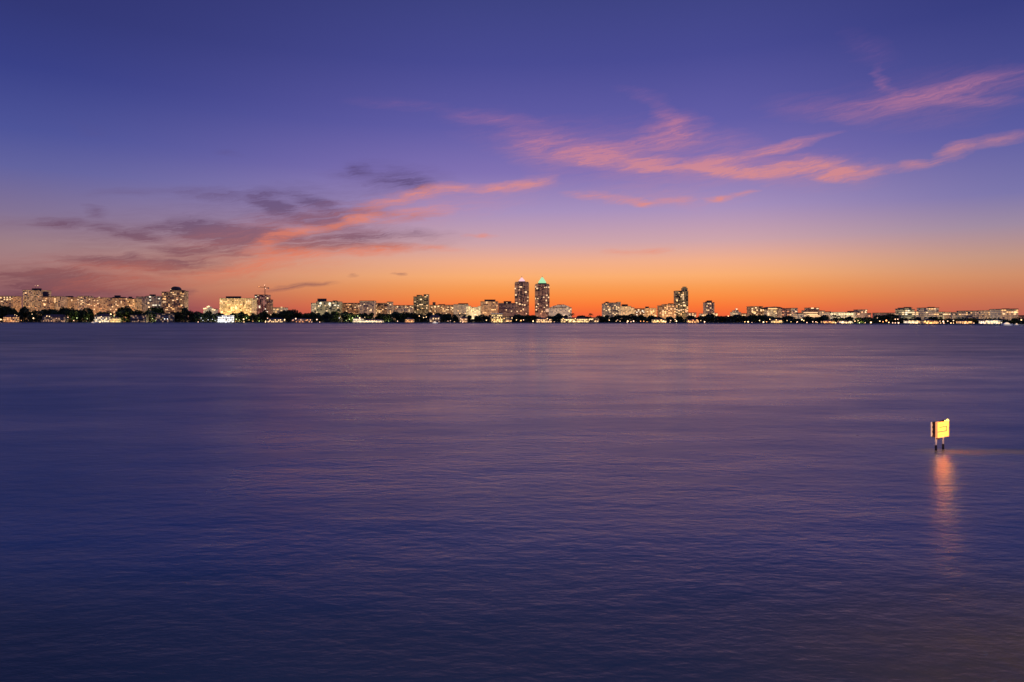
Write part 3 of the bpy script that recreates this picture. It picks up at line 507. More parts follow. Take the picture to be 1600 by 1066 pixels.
B('apartment_block', 'dim low grey block second in the right-hand row', 1280, [(1487, 1494, 490, 'pale'), (1494, 1509, 488.5, 'grey', 1.5)], 12, keys='dyd', seed=57, flood=8 * K, fcol=(1, .8, .55))
B('apartment_block', 'widest grey block with vertical ribs in the middle of the right-hand row', 1300, [(1509, 1530, 486.3, 'grey')], 8, keys='dy', seed=58, relief='pier', flood=8 * K, fcol=(1, .8, .55))
B('apartment_block', 'lower grey block between the ribbed block and the gold-windowed block', 1300, [(1530, 1544, 487.5, 'pale')], 8, keys='dyw', seed=59, flood=6 * K)
B('apartment_block', 'gold-windowed block left of the last tall block on the right', 1250, [(1544, 1564, 485.6, 'cream')], 20, keys='yyow', seed=60, explicit=[(1563.5, 485, 3, 2.5, 'w')], flood=14 * K)
B('apartment_block', 'last tall block on the right, with two big bright windows', 1200, [(1564, 1591, 483.6, 'pale')], 16, keys='dyw', seed=61, pent=[(1570, 1577, 482.6), (1584, 1590, 482.8)], explicit=[(1568, 490.5, 4, 2.5, 'w'), (1586.5, 488, 4.5, 3, 'w')], flood=12 * K)
B('apartment_block', 'faint low block at the right edge of the photo', 1200, [(1591, 1625, 493.5, 'mauve')], 3, keys='d', seed=62, flood=3 * K)

# tower crane on the unfinished tower
D = 1665; zb = wz(461, D); cx = wx(413.8, D); top = wz(447.5, D)
cr = thing('tower_crane', 'slim tower crane rising above the unfinished tower', 'crane', (cx, D, zb))
h = top - zb
def lattice(mb, a, b, w_, n):
    from mathutils import Vector
    a = Vector(a); b = Vector(b); d = b - a; p = d.normalized().orthogonal().normalized() * w_; q = d.normalized().cross(p)
    cs = [p + q, p - q, -p - q, q - p]
    for c in cs: mb.tube(a + c, b + c, .16, n=4)
    for i in range(n):
        for j in range(4): mb.tube(a + d * (i / n) + cs[j], a + d * ((i + 1) / n) + cs[(j + 1) % 4], .09, n=4)
mb = MB(); lattice(mb, (0, 0, 0), (0, 0, h + 2), .8, 9); mb.obj('mast', M['steel'], cr)
mb = MB(); lattice(mb, (0, 0, h - 3), (wx(403, D) - cx, -2, h - 1.5), .5, 9); mb.tube((0, 0, h + 2), (wx(406, D) - cx, -1.4, h - 1.4), .08, n=4); mb.obj('jib', M['steel'], cr)
mb = MB(); lattice(mb, (0, 0, h - 3), (wx(419.5, D) - cx, 1, h - 3), .5, 4); mb.tube((0, 0, h + 2), (wx(419, D) - cx, .9, h - 2.6), .08, n=4); mb.obj('counter_jib', M['steel'], cr)
mb = MB(); mb.box(wx(418, D) - cx, wx(420, D) - cx, -.2, 2, h - 6, h - 3.4); mb.obj('counterweight', M['concrete'], cr)
mb = MB(); mb.box(.7, 2.6, -1.8, .2, h - 6, h - 3.6); mb.obj('cab', M['white_paint'], cr)
for x, z in ((wx(405, D) - cx, h - 1.2), (2, h - 4.6), (0, h + 2.6)):
    link('warning_light', MB().lathe([(.1, -.6), (.6, -.3), (.7, .1), (.4, .55), (.1, .6)], 8).mesh('warning_light', GL['o' if x < -1 else 'p']), cr, (x, -2.2, z))

# ------------------------------------------------------------------ trees
def leafball(mb, r, c, rad, n, size):
    for _ in range(n):
        while True:
            d = (r.uniform(-1, 1), r.uniform(-1, 1), r.uniform(-1, 1)); q = d[0] ** 2 + d[1] ** 2 + d[2] ** 2
            if .05 < q < 1: break
        k = (q ** -.5) * (q ** .22)
        p = [c[i] + d[i] * k * rad[i] * r.uniform(.72, 1.1) for i in range(3)]
        s = size * r.uniform(.6, 1.35); a = [r.uniform(-1, 1) * s for _ in range(3)]; e = [r.uniform(-1, 1) * s for _ in range(3)]
        mb.add([tuple(p[i] - a[i] * .5 - e[i] * .5 for i in range(3)), tuple(p[i] + a[i] - e[i] * .3 for i in range(3)), tuple(p[i] + a[i] * .4 + e[i] for i in range(3)), tuple(p[i] - a[i] * .8 + e[i] * .5 for i in range(3))], [(0, 1, 2, 3)])
def tree_proto(seed):
    """unit tree: half width 1, height 1"""
    r = R(seed); root = thing('broadleaf_tree', 'tree', 'tree', group='trees along the far shore')
    tb = MB(); tb.tube((0, 0, 0), (.02, 0, .3), .055, .04, 7); cb = MB()
    for i in range(r.randrange(8, 12)):
        a = r.uniform(0, 2 * pi); d = r.uniform(.12, .66) if i else 0; z = r.uniform(.38, .8) - d * .12
        k = r.uniform(.26, .44)
        c = (d * cos(a), d * sin(a), z); tb.tube((.02, 0, .28), (c[0] * .8, c[1] * .8, c[2] - .05), .028, .01, 5)
        leafball(cb, r, c, (k, k, k * .56), 210, .075)
    leafball(cb, r, (0, 0, .3), (.75, .75, .22), 230, .085)
    tb.obj('trunk', M['bark'], root); cb.obj('crown', M['leaf'], root)
    return root
def palm_proto(seed):
    r = R(seed); root = thing('palm_tree', 'palm', 'tree', group='palms along the far shore')
    tb = MB(); p = (0, 0, 0)
    for i in range(5):
        q = (.04 * sin(i * .6 + seed), .02 * i, .17 * (i + 1)); tb.tube(p, q, .075 - .008 * i, .067 - .008 * i, 7); p = q
    fb = MB()
    for i in range(22):
        a = i * 2.4 + r.uniform(-.2, .2); up = r.uniform(-.1, .95); L = r.uniform(.75, 1.05); prev = None
        for j in range(7):
            s = j / 6; x = L * s * cos(a) * (1 - .25 * max(0, up)); y = L * s * sin(a) * (1 - .25 * max(0, up)); z = p[2] + .02 + up * .17 * s * 1.6 - .28 * s * s
            w_ = .12 * (1 - s) * (s + .35) + .012
            cur = ((p[0] + x - sin(a) * w_, p[1] + y + cos(a) * w_, z - w_ * .35), (p[0] + x, p[1] + y, z + .01), (p[0] + x + sin(a) * w_, p[1] + y - cos(a) * w_, z - w_ * .35))
            if prev: fb.add([prev[0], prev[1], prev[2], cur[0], cur[1], cur[2]], [(0, 1, 4, 3), (1, 2, 5, 4)])
            prev = cur
    tb.obj('trunk', M['bark'], root); fb.obj('crown', M['palm'], root)
    return root
LM = [(26, 'the cut-off brown block at left'), (75, 'the cream hotel tower'), (137, 'the row of cream blocks'), (172, 'the long orange-tan block'), (213, 'the jagged-roofed tan block'),
      (253, 'the grey-blue block'), (290, 'the arched brown tower'), (342, 'the floodlit white hall'), (394, 'the gold-lit hotel'), (424, 'the unfinished tower'), (446, 'the low pale lit block'), (485, 'the low sky gap'),
      (532, 'the green-tinted block'), (563, 'the dim brown block'), (612, 'the brown block with bright windows'), (645, 'the low beige block'), (671, 'the dark notched tower'), (709, 'the brown block with roof tower'),
      (752, 'the white colonnade hotel'), (800, 'the mauve-brown block'), (830, 'the pink-crowned tower'), (860, 'the green-crowned tower'), (895, 'the shallow-domed hall'), (941, 'the orange sky gap'), (970, 'the grey turreted block'),
      (1010, 'the cream stepped block'), (1055, 'the low orange-gold block'), (1078, 'the tall stepped tower'), (1122, 'the slim lone tower'), (1158, 'the white domed church'), (1198, 'the dark brown hotel'), (1224, 'the cream vaulted hall'),
      (1255, 'the mauve block with cream end'), (1282, 'the pagoda-roofed hotel'), (1338, 'the long bright cream building'), (1373, 'the mauve stepped block'), (1405, 'the faint half-hidden block'), (1440, 'the rounded grey-green block'), (1471, 'the squarish lone block'),
      (1509, 'the dim low grey block'), (1544, 'the ribbed grey block'), (1565, 'the gold-windowed block'), (1700, 'the last tall block at right')]
def landmark(px):
    for e, n_ in LM:
        if px < e: return n_
ORD = ['first', 'second', 'third', 'fourth', 'fifth', 'sixth', 'seventh', 'eighth', 'ninth', 'tenth', 'eleventh', 'twelfth', 'thirteenth', 'fourteenth']
def label_row(items, word):
    """items: (px, adjective); names each by its look and its order below a landmark"""
    out = {}; rows = {}
    for i, it in enumerate(items): rows.setdefault((landmark(it[0]), it[1]), []).append((it[0], i))
    for (lm, adj), l in rows.items():
        l.sort()
        for k, (px, i) in enumerate(l):
            art = '' if len(l) > 1 else ''
            out[i] = f"{adj} {word} below {lm}" if len(l) == 1 else f"{adj} {word}, {ORD[k]} from the left below {lm}"
    return out
TR = '''7,475,20 21,482,14 38,477,20 53,484,18 70,482,18 86,481,20 98,480,18 112,482,18 126,479,24 141,485,16 156,488,14 170,487,14 186,485,14 198,479,26 214,485,18 230,486,14 246,479,24 263,486,18 276,487,18 288,480,13 300,484,22 314,485,22 326,484.5,20 338,487,18 349,489,16 363,488,20
376,486,18 387,489,16 397,491,16 407,487.5,18 414,484,16 427,488,16 438,485,18 451,482,28 466,486.5,20 477,488,18 486,485.5,18 499,488,18 511,487,18 523,485,18 540,487.5,20 553,487,18 566,488,18 580,488,18 593,488.5,18 606,489,18 619,488,20 632,488,18 646,489,18 657,490,16 670,486,20 684,489,18 698,489,22 710,491,16
733,492,18 746,493,16 759,490.5,22 775,493,14 790,495,18 804,491,18 816,490,20 830,491,18 845,494,16 858,493,16 872,488,22 884,492,16 906,492,20 917,492,16 936,493.5,20 948,492,18 962,491,20 977,491.5,20 992,490,18 1004,491,18 1017,493,18 1032,494,18 1047,495,18 1061,493.5,18 1079,493,20 1094,493,18 1110,489.5,30 1127,492.5,16
1143,490.5,24 1159,492.5,18 1172,491,20 1186,490.5,22 1201,490.5,18 1216,495,18 1231,494,18 1242,497,14 1253,498,14 1263,494,16 1273,495,14 1288,492,28 1305,496,16 1317,496,14 1327,495,16 1341,495,14 1353,496,18 1366,495,18 1382,489,24 1397,491,18 1408,496,18 1420,498,14 1434,495,16 1445,499,14 1457,494,18 1470,497.5,16 1483,497,18
1498,497,18 1511,498,14 1530,496,24 1545,498.5,16 1557,498,16 1571,498.5,16 1586,498,18 1599,497,18 1618,497,20 -14,478,24'''
rt = R(5)
trees = []
for i, s in enumerate(TR.split()):
    px, y, w_ = map(float, s.split(',')); trees.append((px, y, w_))
def tadj(w_, D, y):
    h = wz(y, D)
    return ('broad' if w_ >= 22 else 'slender' if w_ <= 14 else 'rounded') + (' tall' if h > 24 else ' low' if h < 13 else '') + ' dark'
lab = label_row([(px, tadj(w_, shore(px) + 50, y)) for px, y, w_ in trees], 'shoreline tree')
protos = [tree_proto(40 + i) for i in range(6)]
for i, (px, y, w_) in enumerate(trees):
    D = shore(px) + (38 if i % 2 else 64) + rt.uniform(-6, 6); half = w_ * D / F / 2 * 1.4
    loc = (wx(px, D), D, GZ - .2); sc = (half, half * .8, (wz(y, D) - GZ) * 1.02)
    if i < 6: o = protos[i]; o.location = loc; o.scale = sc; o['label'] = lab[i]; o.rotation_euler = (0, 0, rt.uniform(0, 6))
    else: dup(protos[rt.randrange(6)], loc, sc, lab[i], rt.uniform(0, 6))
PALM = '290,479,9,n 159,486,12,l 181,486,9,n 190,484,10,l 236,485,13,l 315,494,9,u 322,495,9,u 330,496,9,u 337,495,9,u 529,481.5,9,n 534,488,8,u 544,489,10,l 716,490,9,n 721,488.5,10,l 727,490,9,n 766,491,9,n 894,488.5,10,n 923.5,488.5,8,n 989,489,8,n 1203,494,9,n 1303,491,10,l 1310,493,9,l 1340,497,8,l 1470,494,8,n 1428,494,9,n 62,484,11,n 43,480,10,n 395,488,9,n 371,488,10,l'
pal = [(float(a), float(y), float(w_), k) for a, y, w_, k in (s.split(',') for s in PALM.split())]
pl = label_row([(p[0], {'n': 'dark thin', 'l': 'green-lit', 'u': 'white uplit'}[p[3]]) for p in pal], 'palm tree')
pp = [palm_proto(60), palm_proto(61), palm_proto(62)]
for i, (px, y, w_, k) in enumerate(pal):
    D = shore(px) + (12 if k == 'u' else 24); half = w_ * D / F / 2 * 1.25; hgt_ = (wz(y, D) - GZ) * 1.0
    loc = (wx(px, D), D, GZ - .1); sc = (half, half, hgt_)
    o = pp[i] if i < 3 else dup(pp[i % 3], loc, sc, pl[i], rt.uniform(0, 6))
    o.location = loc; o.scale = sc; o['label'] = pl[i]
    if k in 'lu':
        l = add_point_light(None, (loc[0] + .5, D - 4.5, GZ + 1.2), 2600 if k == 'u' else 1500, (1, .95, .8) if k == 'u' else (.95, .9, .35), .4)
# low undergrowth: one uncountable mass along the whole shore
ug = MB(); r = R(77); px = -300.0
while px < 1900:
    D = shore(px) + r.uniform(28, 60); hh = r.uniform(3.0, 7.0)
    leafball(ug, r, (wx(px, D), D, GZ + hh * .4), (r.uniform(3, 6), 3, hh * .62), 46, 1.0); px += r.uniform(1.5, 3.2)
tag(ug.obj('shrubbery', M['shrub']), 'dark tangle of low shrubs under the trees along the far shore', 'shrubs', kind='stuff')

# ------------------------------------------------------------------ waterfront houses, boats
hw_mat = {'o': facade('stucco_orange_lit', (.5, .36, .24), (1, .45, .15), .8, 1.0, fl=3.4, bay=3), 'd': facade('stucco_dim', (.3, .26, .24), (1, .55, .28), .35, .35, fl=3.4, bay=3),
          'w': facade('stucco_white_lit', (.75, .74, .7), (1, .86, .6), .8, 1.4, fl=3.4, bay=3), 'y': facade('stucco_gold_lit', (.6, .5, .32), (1, .66, .24), .85, 1.5, fl=3.4, bay=3), 'c': facade('stucco_cool_lit', (.78, .8, .82), (.9, .96, 1), .9, 2.4, fl=3.4, bay=3)}
def house(label, px0, px1, ytop, k, roof='tile_roof', watts=0, col=(1, .7, .35), nwin=4, key='w', flat=False, back=16, seed=1):
    r = R(seed); D = shore((px0 + px1) / 2) + back; cx = wx((px0 + px1) / 2, D); hw = (px1 - px0) / 2 * D / F; top = max(4.0, wz(ytop, D) - GZ); ev = top * (.9 if flat else .68)
    root = thing('waterfront_house', label, 'house', (cx, D, GZ))
    mb = MB(); mb.box(-hw, hw, 0, 10, 0, ev)
    mb.box(-hw - .8, hw + .8, -2.4, -.05, -.1, .35)
    for i in range(5): mb.box(-hw + i * hw / 2 - .2, -hw + i * hw / 2 + .2, -2.2, -1.8, .35, ev * .5)
    mb.box(-hw - .5, hw + .5, -2.4, -.05, ev * .5, ev * .5 + .3); mb.obj('wall', hw_mat[k], root)
    rb = MB()
    if flat: rb.box(-hw - .9, hw + .9, -2.2, 10.6, ev, top)
    else: rb.hip(-hw, hw, 0, 10, ev, top - ev, .9)
    rb.obj('roof', M[roof], root)
    for i in range(nwin): window(root, -hw + (i + .5) * 2 * hw / nwin, -.05, r.choice((ev * .28, ev * .28, ev * .74)), 2.0, 2.0, key)
    mb = MB(); mb.box(-.6, .6, -.12, .05, .35, 2.5); mb.obj('door', M['bark'], root, (hw * .18, 0, 0))
    if watts: add_point_light(root, (0, -7, 3.2), watts, col, .6)
    return root
house('low orange-lit house under the big tree at the far left', 5, 24, 492, 'o', watts=2500, col=(1, .4, .15), nwin=4, key='o', seed=1)
house('long dim house with a row of arched lit openings below the cream row', 66, 102, 491.5, 'd', nwin=9, key='d', watts=900, col=(1, .55, .3), seed=2)
house('bright white-lit mansion with yellow garden lights, left of the palms', 148, 171, 490.5, 'w', watts=5200, col=(1, .85, .45), nwin=7, key='w', seed=3)
house('gold-lit garden house beside the bright white-lit mansion', 172, 184, 494, 'y', watts=3600, col=(1, .75, .3), nwin=3, key='y', seed=4)
house('dim grey flat-roofed house with a long front', 204, 228, 491.5, 'd', 'dark_roof', nwin=3, key='d', flat=True, seed=5)
house('dark violet-roofed house with two small lights by the water', 243, 268, 489.5, 'd', 'dark_roof', nwin=2, key='d', flat=True, seed=6)
house('dazzling cool-white lit boathouse below the gold-lit hotel', 347, 362, 492.5, 'c', 'white_paint', watts=9000, col=(.88, .94, 1), nwin=5, key='c', flat=True, seed=7)
house('small pale-lit annex left of the dazzling boathouse', 340, 346, 494, 'c', 'white_paint', watts=800, col=(.9, .95, 1), nwin=2, key='c', flat=True, seed=8)
house('long low row of lit boat sheds left of the green-tinted block', 418, 442, 497, 'd', 'dark_roof', nwin=9, key='w', watts=800, seed=9)
house('low dark house with a pinkish terrace below the sky gap', 455, 486, 497.5, 'd', nwin=6, key='o', watts=900, col=(1, .5, .35), seed=10)
house('brightly lit white terrace house under green-lit trees', 552, 566, 495, 'w', watts=5200, col=(1, .9, .5), nwin=4, key='w', seed=11)
house('lit terrace house with a row of lamps right of the green-lit trees', 568, 598, 499, 'w', watts=3800, col=(1, .8, .5), nwin=8, key='w', seed=12)
house('orange-lit cottage below the low beige block', 633, 646, 497, 'o', watts=1800, col=(1, .4, .14), nwin=3, key='o', seed=13)
house('gabled pale house below the dark notched tower', 671, 687, 492, 'd', watts=1100, col=(1, .65, .45), nwin=4, key='w', seed=14)
house('small pink-lit house among the palms', 718, 730, 494, 'o', watts=1200, col=(1, .6, .45), nwin=3, key='w', seed=15)
house('gold pavilion with a wide flat roof, left of the pink-crowned tower', 768, 785, 489.5, 'y', 'white_paint', watts=4600, col=(1, .72, .25), nwin=5, key='y', flat=True, seed=16)
house('low lit annex right of the wide-roofed gold pavilion', 786, 800, 494.5, 'd', watts=1200, nwin=4, key='y', flat=True, roof='dark_roof', seed=17)
house('row of lit terraces below the green-crowned tower', 838, 862, 496.5, 'o', watts=1500, nwin=8, key='w', seed=18)
house('long dazzling gold-lit restaurant right of the twin towers', 877, 919, 496, 'y', watts=9000, col=(1, .72, .25), nwin=12, key='w', seed=19)
house('small lit pavilion right of the dazzling restaurant', 920, 936, 496, 'd', watts=800, nwin=4, key='w', flat=True, roof='dark_roof', seed=20)
house('gold-lit club house below the low orange-gold block', 1020, 1041, 498, 'y', watts=6500, col=(1, .7, .25), nwin=7, key='y', seed=21)
house('orange-lit house below the slim lone tower', 1076, 1092, 498.5, 'o', watts=2200, col=(1, .45, .16), nwin=4, key='y', seed=22)
house('gold-lit villa below the cream vaulted hall', 1209, 1222, 498.5, 'y', watts=1800, nwin=4, key='y', seed=23)
house('orange-lit villa left of the long bright cream building', 1288, 1304, 500.5, 'o', watts=1500, col=(1, .42, .15), nwin=5, key='o', seed=24)
house('white-lit low villa below the long bright cream building', 1314, 1331, 501.5, 'w', watts=1500, nwin=5, key='w', seed=25)
house('white two-storey house with bright long windows near the right', 1420, 1435, 502, 'w', watts=1000, nwin=6, key='w', flat=True, roof='dark_roof', seed=26)
house('two-storey gold-lit house below the squarish lone block', 1444, 1465, 499.5, 'o', watts=2400, col=(1, .6, .22), nwin=8, key='y', seed=27)
house('low house with a long orange-lit balcony on the right', 1504, 1519, 501.5, 'o', watts=1000, col=(1, .5, .2), nwin=5, key='y', seed=28)
house('modern house with slanted white eaves near the right edge', 1540, 1563, 500.5, 'w', 'white_paint', watts=1100, col=(1, .9, .75), nwin=6, key='w', flat=True, seed=29)
def yacht(label, px, L, hgt_, watts=300, dD=-9):
    D = shore(px) + dD; root = thing('motor_yacht', label, 'boat', (wx(px, D), D, 0)); h2 = L / 2
    mb = MB(); st = [(-h2, .5, .1), (-h2 * .9, 1.0, 0), (0, 1.0, 0), (h2 * .6, .8, .15), (h2, .04, .5)]
    bw = L * .15; vs = []; fs = []
    for x, k, up in st: vs += [(x, -bw * k, hgt_ * .42 + up), (x, -bw * k * .7, -.3), (x, bw * k * .7, -.3), (x, bw * k, hgt_ * .42 + up)]
    for i in range(4):
        for j in range(3): fs.append((i * 4 + j, i * 4 + j + 1, i * 4 + 5 + j, i * 4 + 4 + j))
        fs.append((i * 4, i * 4 + 4, i * 4 + 7, i * 4 + 3))
    fs += [(3, 2, 1, 0), (16, 17, 18, 19)]; mb.add(vs, fs); mb.obj('hull', M['hull'], root)
    mb = MB(); mb.box(-h2 * .7, h2 * .35, -bw * .7, bw * .7, hgt_ * .42, hgt_ * .72); mb.box(-h2 * .45, h2 * .12, -bw * .55, bw * .55, hgt_ * .72, hgt_); mb.obj('cabin', M['white_paint'], root)
    window(root, -h2 * .18, -bw * .7 - .02, hgt_ * .58, L * .48, hgt_ * .13, 'w'); window(root, -h2 * .16, -bw * .55 - .02, hgt_ * .86, L * .25, hgt_ * .12, 'w')
    add_point_light(root, (0, -bw - 5, hgt_ * .8), watts, (1, .92, .85), .3)
yacht('white lit motor yacht moored below the dark notched tower', 680, 10, 3.2, 700)
yacht('long white lit yacht moored near the right edge', 1574, 11, 3.0, 500)
yacht('small white lit boat at the right end of the shore', 1589, 4.5, 2.2, 160)
yacht('small white boat lying left of the bright white-lit mansion', 146, 9, 2.6, 260)
mb = MB(); D = 900; mb.tube((0, 0, -1), (0, 0, 2.6), .2, .17, 8); mb.box(-.45, .45, -.26, -.2, 1.6, 2.5); tag(mb.obj('channel_marker', M['pole'], None, (wx(597, D), D, 0)), 'thin dark channel marker post standing in the water before the shore', 'marker')

# ------------------------------------------------------------------ lamps on the far shore
LP = '''208,499,m,g 222,497,m,g 247.5,497,m,g 178,494,m,g 385,497,m,g 369,499,m,g 546,499,m,g 551,497,m,g 559,494,m,g 541,501,s,g 395,502,s,o 607,502,s,g 1230,501,s,w 1236,503,s,y 405,502,s,g 120,497,m,g 136,498,s,g 350,501,s,c 1,499.5,b,w 23,492,s,w 26,493.5,s,w 50,491,s,w 52,497.5,b,w 73,494,m,w 77,494.5,m,w 106,496,m,p 115,501,m,p 173,491,b,w 156,503.5,b,w 190,501,m,g 166,498,m,y 158,495,m,w 163,500,b,g 33,501,s,o 12,500,s,o 18,501,s,o 229,500,s,g 238,498,s,g 247,499,s,g 243,501,s,g 257,498.5,m,c 261.5,498.5,m,c
309.5,503.5,m,p 353,504.4,b,c 380.5,499,b,w 389,500,s,y 374,500,s,g 381,504.4,m,w 314,497,s,c 317,501,s,c 325,500,s,c 332,499,s,c 336,501,s,c 423,492,s,w 415,502,m,w 421,502,m,p 414.5,504.4,m,w 444.5,499.8,b,w 430,500,m,w 438,500,m,w 418,497.5,m,p 462,498,b,p 470,500,m,p 480,500,m,o 485,500,m,o 495,499.5,b,p 487,503.8,s,p 499.5,503.8,m,p 458,500,s,p
530,497,s,c 562,497,b,w 562,502,m,w 573,502,b,w 557,500,m,w 570,496,s,w 582,503,m,w 588,502,m,w 595,502,m,p 553,501,s,g 621,502,m,p 637,501.5,m,o 643,502.3,m,o 655,494,m,w 662,496.5,m,w 666,495.5,m,w 700,502,s,p 710,503,s,w 704,501,s,p 722,500,m,p 723,504,m,p 720,497.5,m,p 739,498,m,w 760,500.5,m,w 772,503,m,y 780,502,m,y 793,502,m,w 777,500,m,y 782,497,m,y
800,497,m,w 807,500,m,w 814,501,b,o 818,500,m,p 833,502,b,w 842,500,m,w 850,501,m,w 855,498,m,w 859,500,m,w 848,503,m,o 866,503,s,p 880,498,m,y 885,500,b,y 891,501,b,y 897,502,b,w 903,502,m,y 908,502.5,m,y 914,501.5,m,y 899,498,m,y 921,500,m,w 924,499,m,w 931,501,s,o 952,500.5,m,w 963,502,s,w 969,502,s,w 965,500,s,p 981,502,b,w 986,503,m,p 990,502,b,p 980,504,m,p
1001,502,m,o 1006,502,m,o 1011,503,s,o 1023,501,m,y 1028,502,b,y 1033,500,m,y 1037,502,b,w 1040,503,m,w 1047,504,s,w 1048,501,m,p 1055,499.5,m,p 1057,502,b,w 1076,502,b,o 1083,500.5,m,o 1089,500,m,o 1082,504,s,p 1086,494.5,s,w 1095,501,s,w 1101,503,b,p 1138,494,m,w 1164,503,m,y 1169,503,b,w 1187,501,m,w 1193,503.5,b,w 1198,503,m,o 1175,505,s,p
1203,499,m,w 1213,500,m,y 1218,502,m,y 1221,503,s,o 1246,503,m,p 1245,505,s,p 1253,499.5,b,w 1256,501,m,w 1261,505,m,p 1270,503,m,p 1275,503,m,p 1277,504,s,w 1289,505,m,o 1297,503,m,o 1306,504.6,m,w 1301,505,s,o 1316,504,b,w 1323,505,m,y 1329,505,m,w 1336,502,m,w 1341,501,s,w 1343,504.5,m,g 1352,505,s,w 1361,504,b,w 1375,502,m,w 1380,503,m,o 1385,501,b,o 1389,504,m,w 1395,506.5,m,p 1399,506,m,p 1371,497,s,p 1399,499,m,p
1404,506.5,b,p 1403,499,m,p 1422,504,m,p 1427,504,m,p 1433,505,m,w 1449,505.5,b,o 1455,505.5,b,o 1446,502,s,y 1464,506,s,o 1470,506.5,s,w 1474,502.5,b,p 1481,502,m,p 1490,501,m,p 1486,505,m,w 1490,506,s,w 1475,507,m,p 1469,502,s,p 1508,507.3,m,p 1509,503,m,o 1516,503.5,m,o 1533,506,m,p 1539,507.6,m,p 1522,506,s,p 1550,502.5,s,w 1558,507.4,s,p 1596,500,m,w'''
lp = []
for s in LP.split():
    a, y, z, c = s.split(','); lp.append((float(a), float(y), z, c))
CN = {'w': 'warm white', 'y': 'golden', 'o': 'orange', 'c': 'cool white', 'p': 'pinkish', 'g': 'greenish'}; SN = {'s': 'small', 'm': 'medium', 'b': 'large'}
ll = label_row([(q[0], SN[q[2]] + ' ' + CN[q[3]]) for q in lp], 'shore lamp')
pm = MB().tube((0, 0, 0), (0, 0, 1), .09, .06, 6).mesh('post', M['pole']); gm = {}
BC = {'w': (1, .78, .5), 'y': (1, .66, .26), 'o': (1, .42, .13), 'c': (.9, .95, 1), 'p': (1, .72, .62), 'g': (.85, 1, .5)}
for i, (px, y, z, c) in enumerate(lp):
    D = shore(px) + (26 if c == 'g' else 4 if i % 2 else 7); h = max(.9, wz(y, D) - GZ); rad = {'s': .42, 'm': .62, 'b': .95}[z] * (D / 1150) ** .5
    root = thing('shore_lamp', ll[i], 'lamp', (wx(px, D), D, GZ), group='lamps along the far shore')
    p = link('post', pm, root); p.scale = (1, 1, h)
    if (z, c) not in gm:
        gm[(z, c)] = MB().lathe([(.25, -1), (.7, -.72), (1, 0), (.7, .72), (.25, 1)], 10).mesh('globe', GL[c], True)
    g = link('globe', gm[(z, c)], root, (0, 0, h)); g.scale = (rad,) * 3
    if c == 'g': add_point_light(root, (0, -1.2, h + .3), 1700, (.9, 1, .36), .4)
    elif z == 'b': add_point_light(root, (0, -1.5, h + .3), 700, BC[c], .4)

# ------------------------------------------------------------------ warning sign on two piles
D = 26.4; SX = 16.54; th = radians(31)
sg = thing('warning_sign', 'lamplit yellow warning sign on two piles in the water', 'sign', (SX, D, 0), th)
pxm = D / F
zb = wz(682.4, D); zt = wz(658.2, D); wd = .84; gap = .18
M['sign'] = glow('sign_face_glow', (1, .14, .008), 8.0); M['frame'] = mat('sign_timber', (.2, .1, .05), .8, var=.4, scale=12.0); M['ink'] = mat('sign_ink', (.18, .08, .03), .6)  # lamplight on the sign face is put in as its own glow
M['pile_dark'] = mat('wet_pile', (.02, .018, .02), .5, var=.5, scale=8.0)
fb = MB(); fb.box(-wd / 2 + .02, wd / 2 - .02, -gap / 2 - .025, -gap / 2, zb + .015, zt - .015); face = fb.obj('front_board', M['sign'], sg)
fb = MB(); fb.box(-wd / 2, wd / 2, gap / 2 - .02, gap / 2 + .02, zb + .03, zt - .02); fb.obj('back_board', glow('back_board_glow', (1, .5, .25), .8), sg)  # light on the back board painted as a glow
mb = MB(); y0, y1 = -gap / 2 - .04, -gap / 2 + .03
mb.box(-wd / 2 - .005, wd / 2 + .005, y0, y1, zt - .014, zt + .012); mb.box(-wd / 2 - .005, wd / 2 + .005, y0, y1, zb - .012, zb + .014); mb.box(-wd / 2 - .01, -wd / 2 + .019, y0, y1, zb + .014, zt - .014); mb.box(wd / 2 - .019, wd / 2 + .01, y0, y1, zb + .014, zt - .014)
mb.obj('frame', glow('frame_glow', (1, .33, .05), .95), sg)  # frame glows by itself to imitate light falling on it
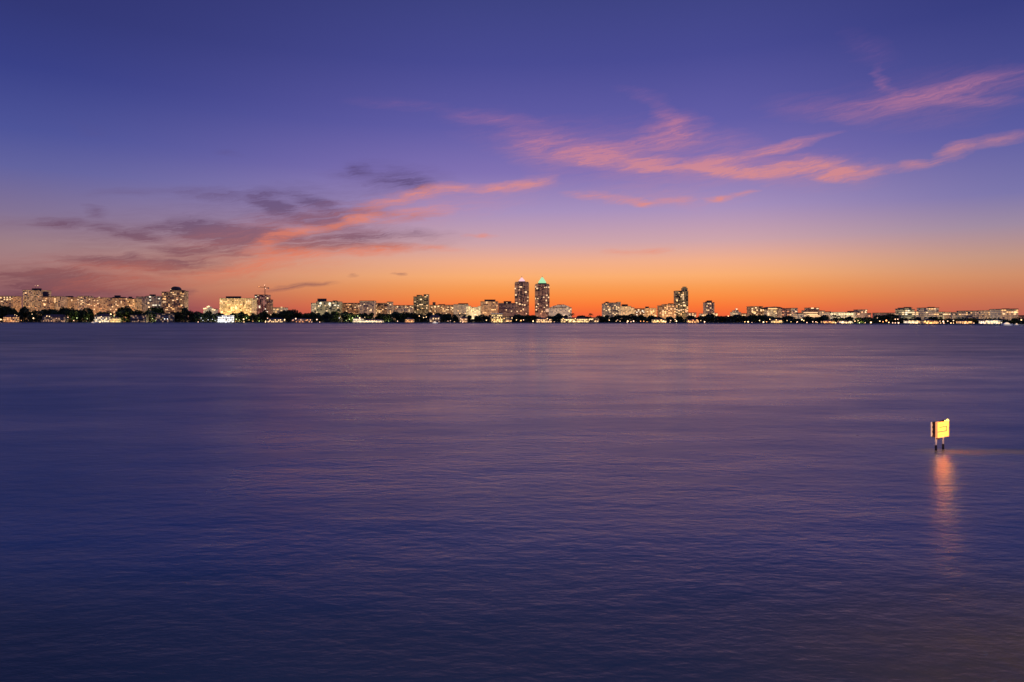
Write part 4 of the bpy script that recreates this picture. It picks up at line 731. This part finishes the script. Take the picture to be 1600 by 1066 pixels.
mb = MB(); yf = -gap / 2 - .031; ink = lambda a, c, z0, z1: mb.box(-wd / 2 + wd * a, -wd / 2 + wd * c, yf, yf + .012, zb + (zt - zb) * z0, zb + (zt - zb) * z1)
ink(.2, .86, .63, .69); ink(.77, .86, .40, .63); ink(.06, .86, .34, .40)
for k in range(5): ink(.24 + k * .075, .285 + k * .075, .78, .83)
for k in range(6): ink(.2 + k * .1, .265 + k * .1, .13, .155)
mb.obj('lettering', glow('print_glow', (.9, .28, .02), .6), sg)  # print given a weak glow to look lit
mb = MB()
for k in range(4):
    z = zb + .04 + k * (zt - zb - .08) / 3.0; mb.box(-wd / 2 + .01, wd / 2 - .03, -gap / 2 + .032, gap / 2 - .022, z - .035, z + .035)
mb.box(-wd / 2 + .02, wd / 2 - .04, -.06, .06, zb + .02, zt - .03); mb.obj('brace', M['frame'], sg)
for px_ in (1462.6, 1473.7):
    x = (px_ - 1468.4) / 21.5
    zs = wz(694.6, D)
    mb = MB(); mb.tube((x, 0, zs), (x, 0, zb + .1), .034, .034, 12); p_ = mb.obj('pile', M['white_paint'], sg, smooth=False)
    mb = MB(); mb.tube((x, 0, -1.5), (x, 0, zs), .042, .040, 12); mb.obj('pile_sleeve', M['pile_dark'], p_)
for x in (.06, -.27):
    mb = MB(); mb.tube((x, -gap / 2 - .02, zt + .01), (x, -gap / 2 - .16, zt + .06), .012, .012, 8); mb.lathe([(.01, .05), (.035, .03), (.045, -.02), (.02, -.03)], 10, (x, -gap / 2 - .17, zt + .06)); lamp = mb.obj('sign_lamp', glow('sign_lamp_glow', (1, .62, .07), 110.0) if x > 0 else M['frame'], sg)
mb = MB(); mb.box(-.53, -.41, -gap / 2 - .12, -gap / 2 - .04, zb - .03, zb); mb.obj('added_lamp_bar', M['frame'], sg)  # added lamp holder, made up for lighting the piles
add_point_light(sg, (-.5, -gap / 2 - .1, zb - .08), 2.4, (1, .5, .26), .03); add_point_light(sg, (0, -gap / 2 - .09, zb - .09), 1.5, (1, .5, .26), .03)  # unseen fill lights added to brighten the piles
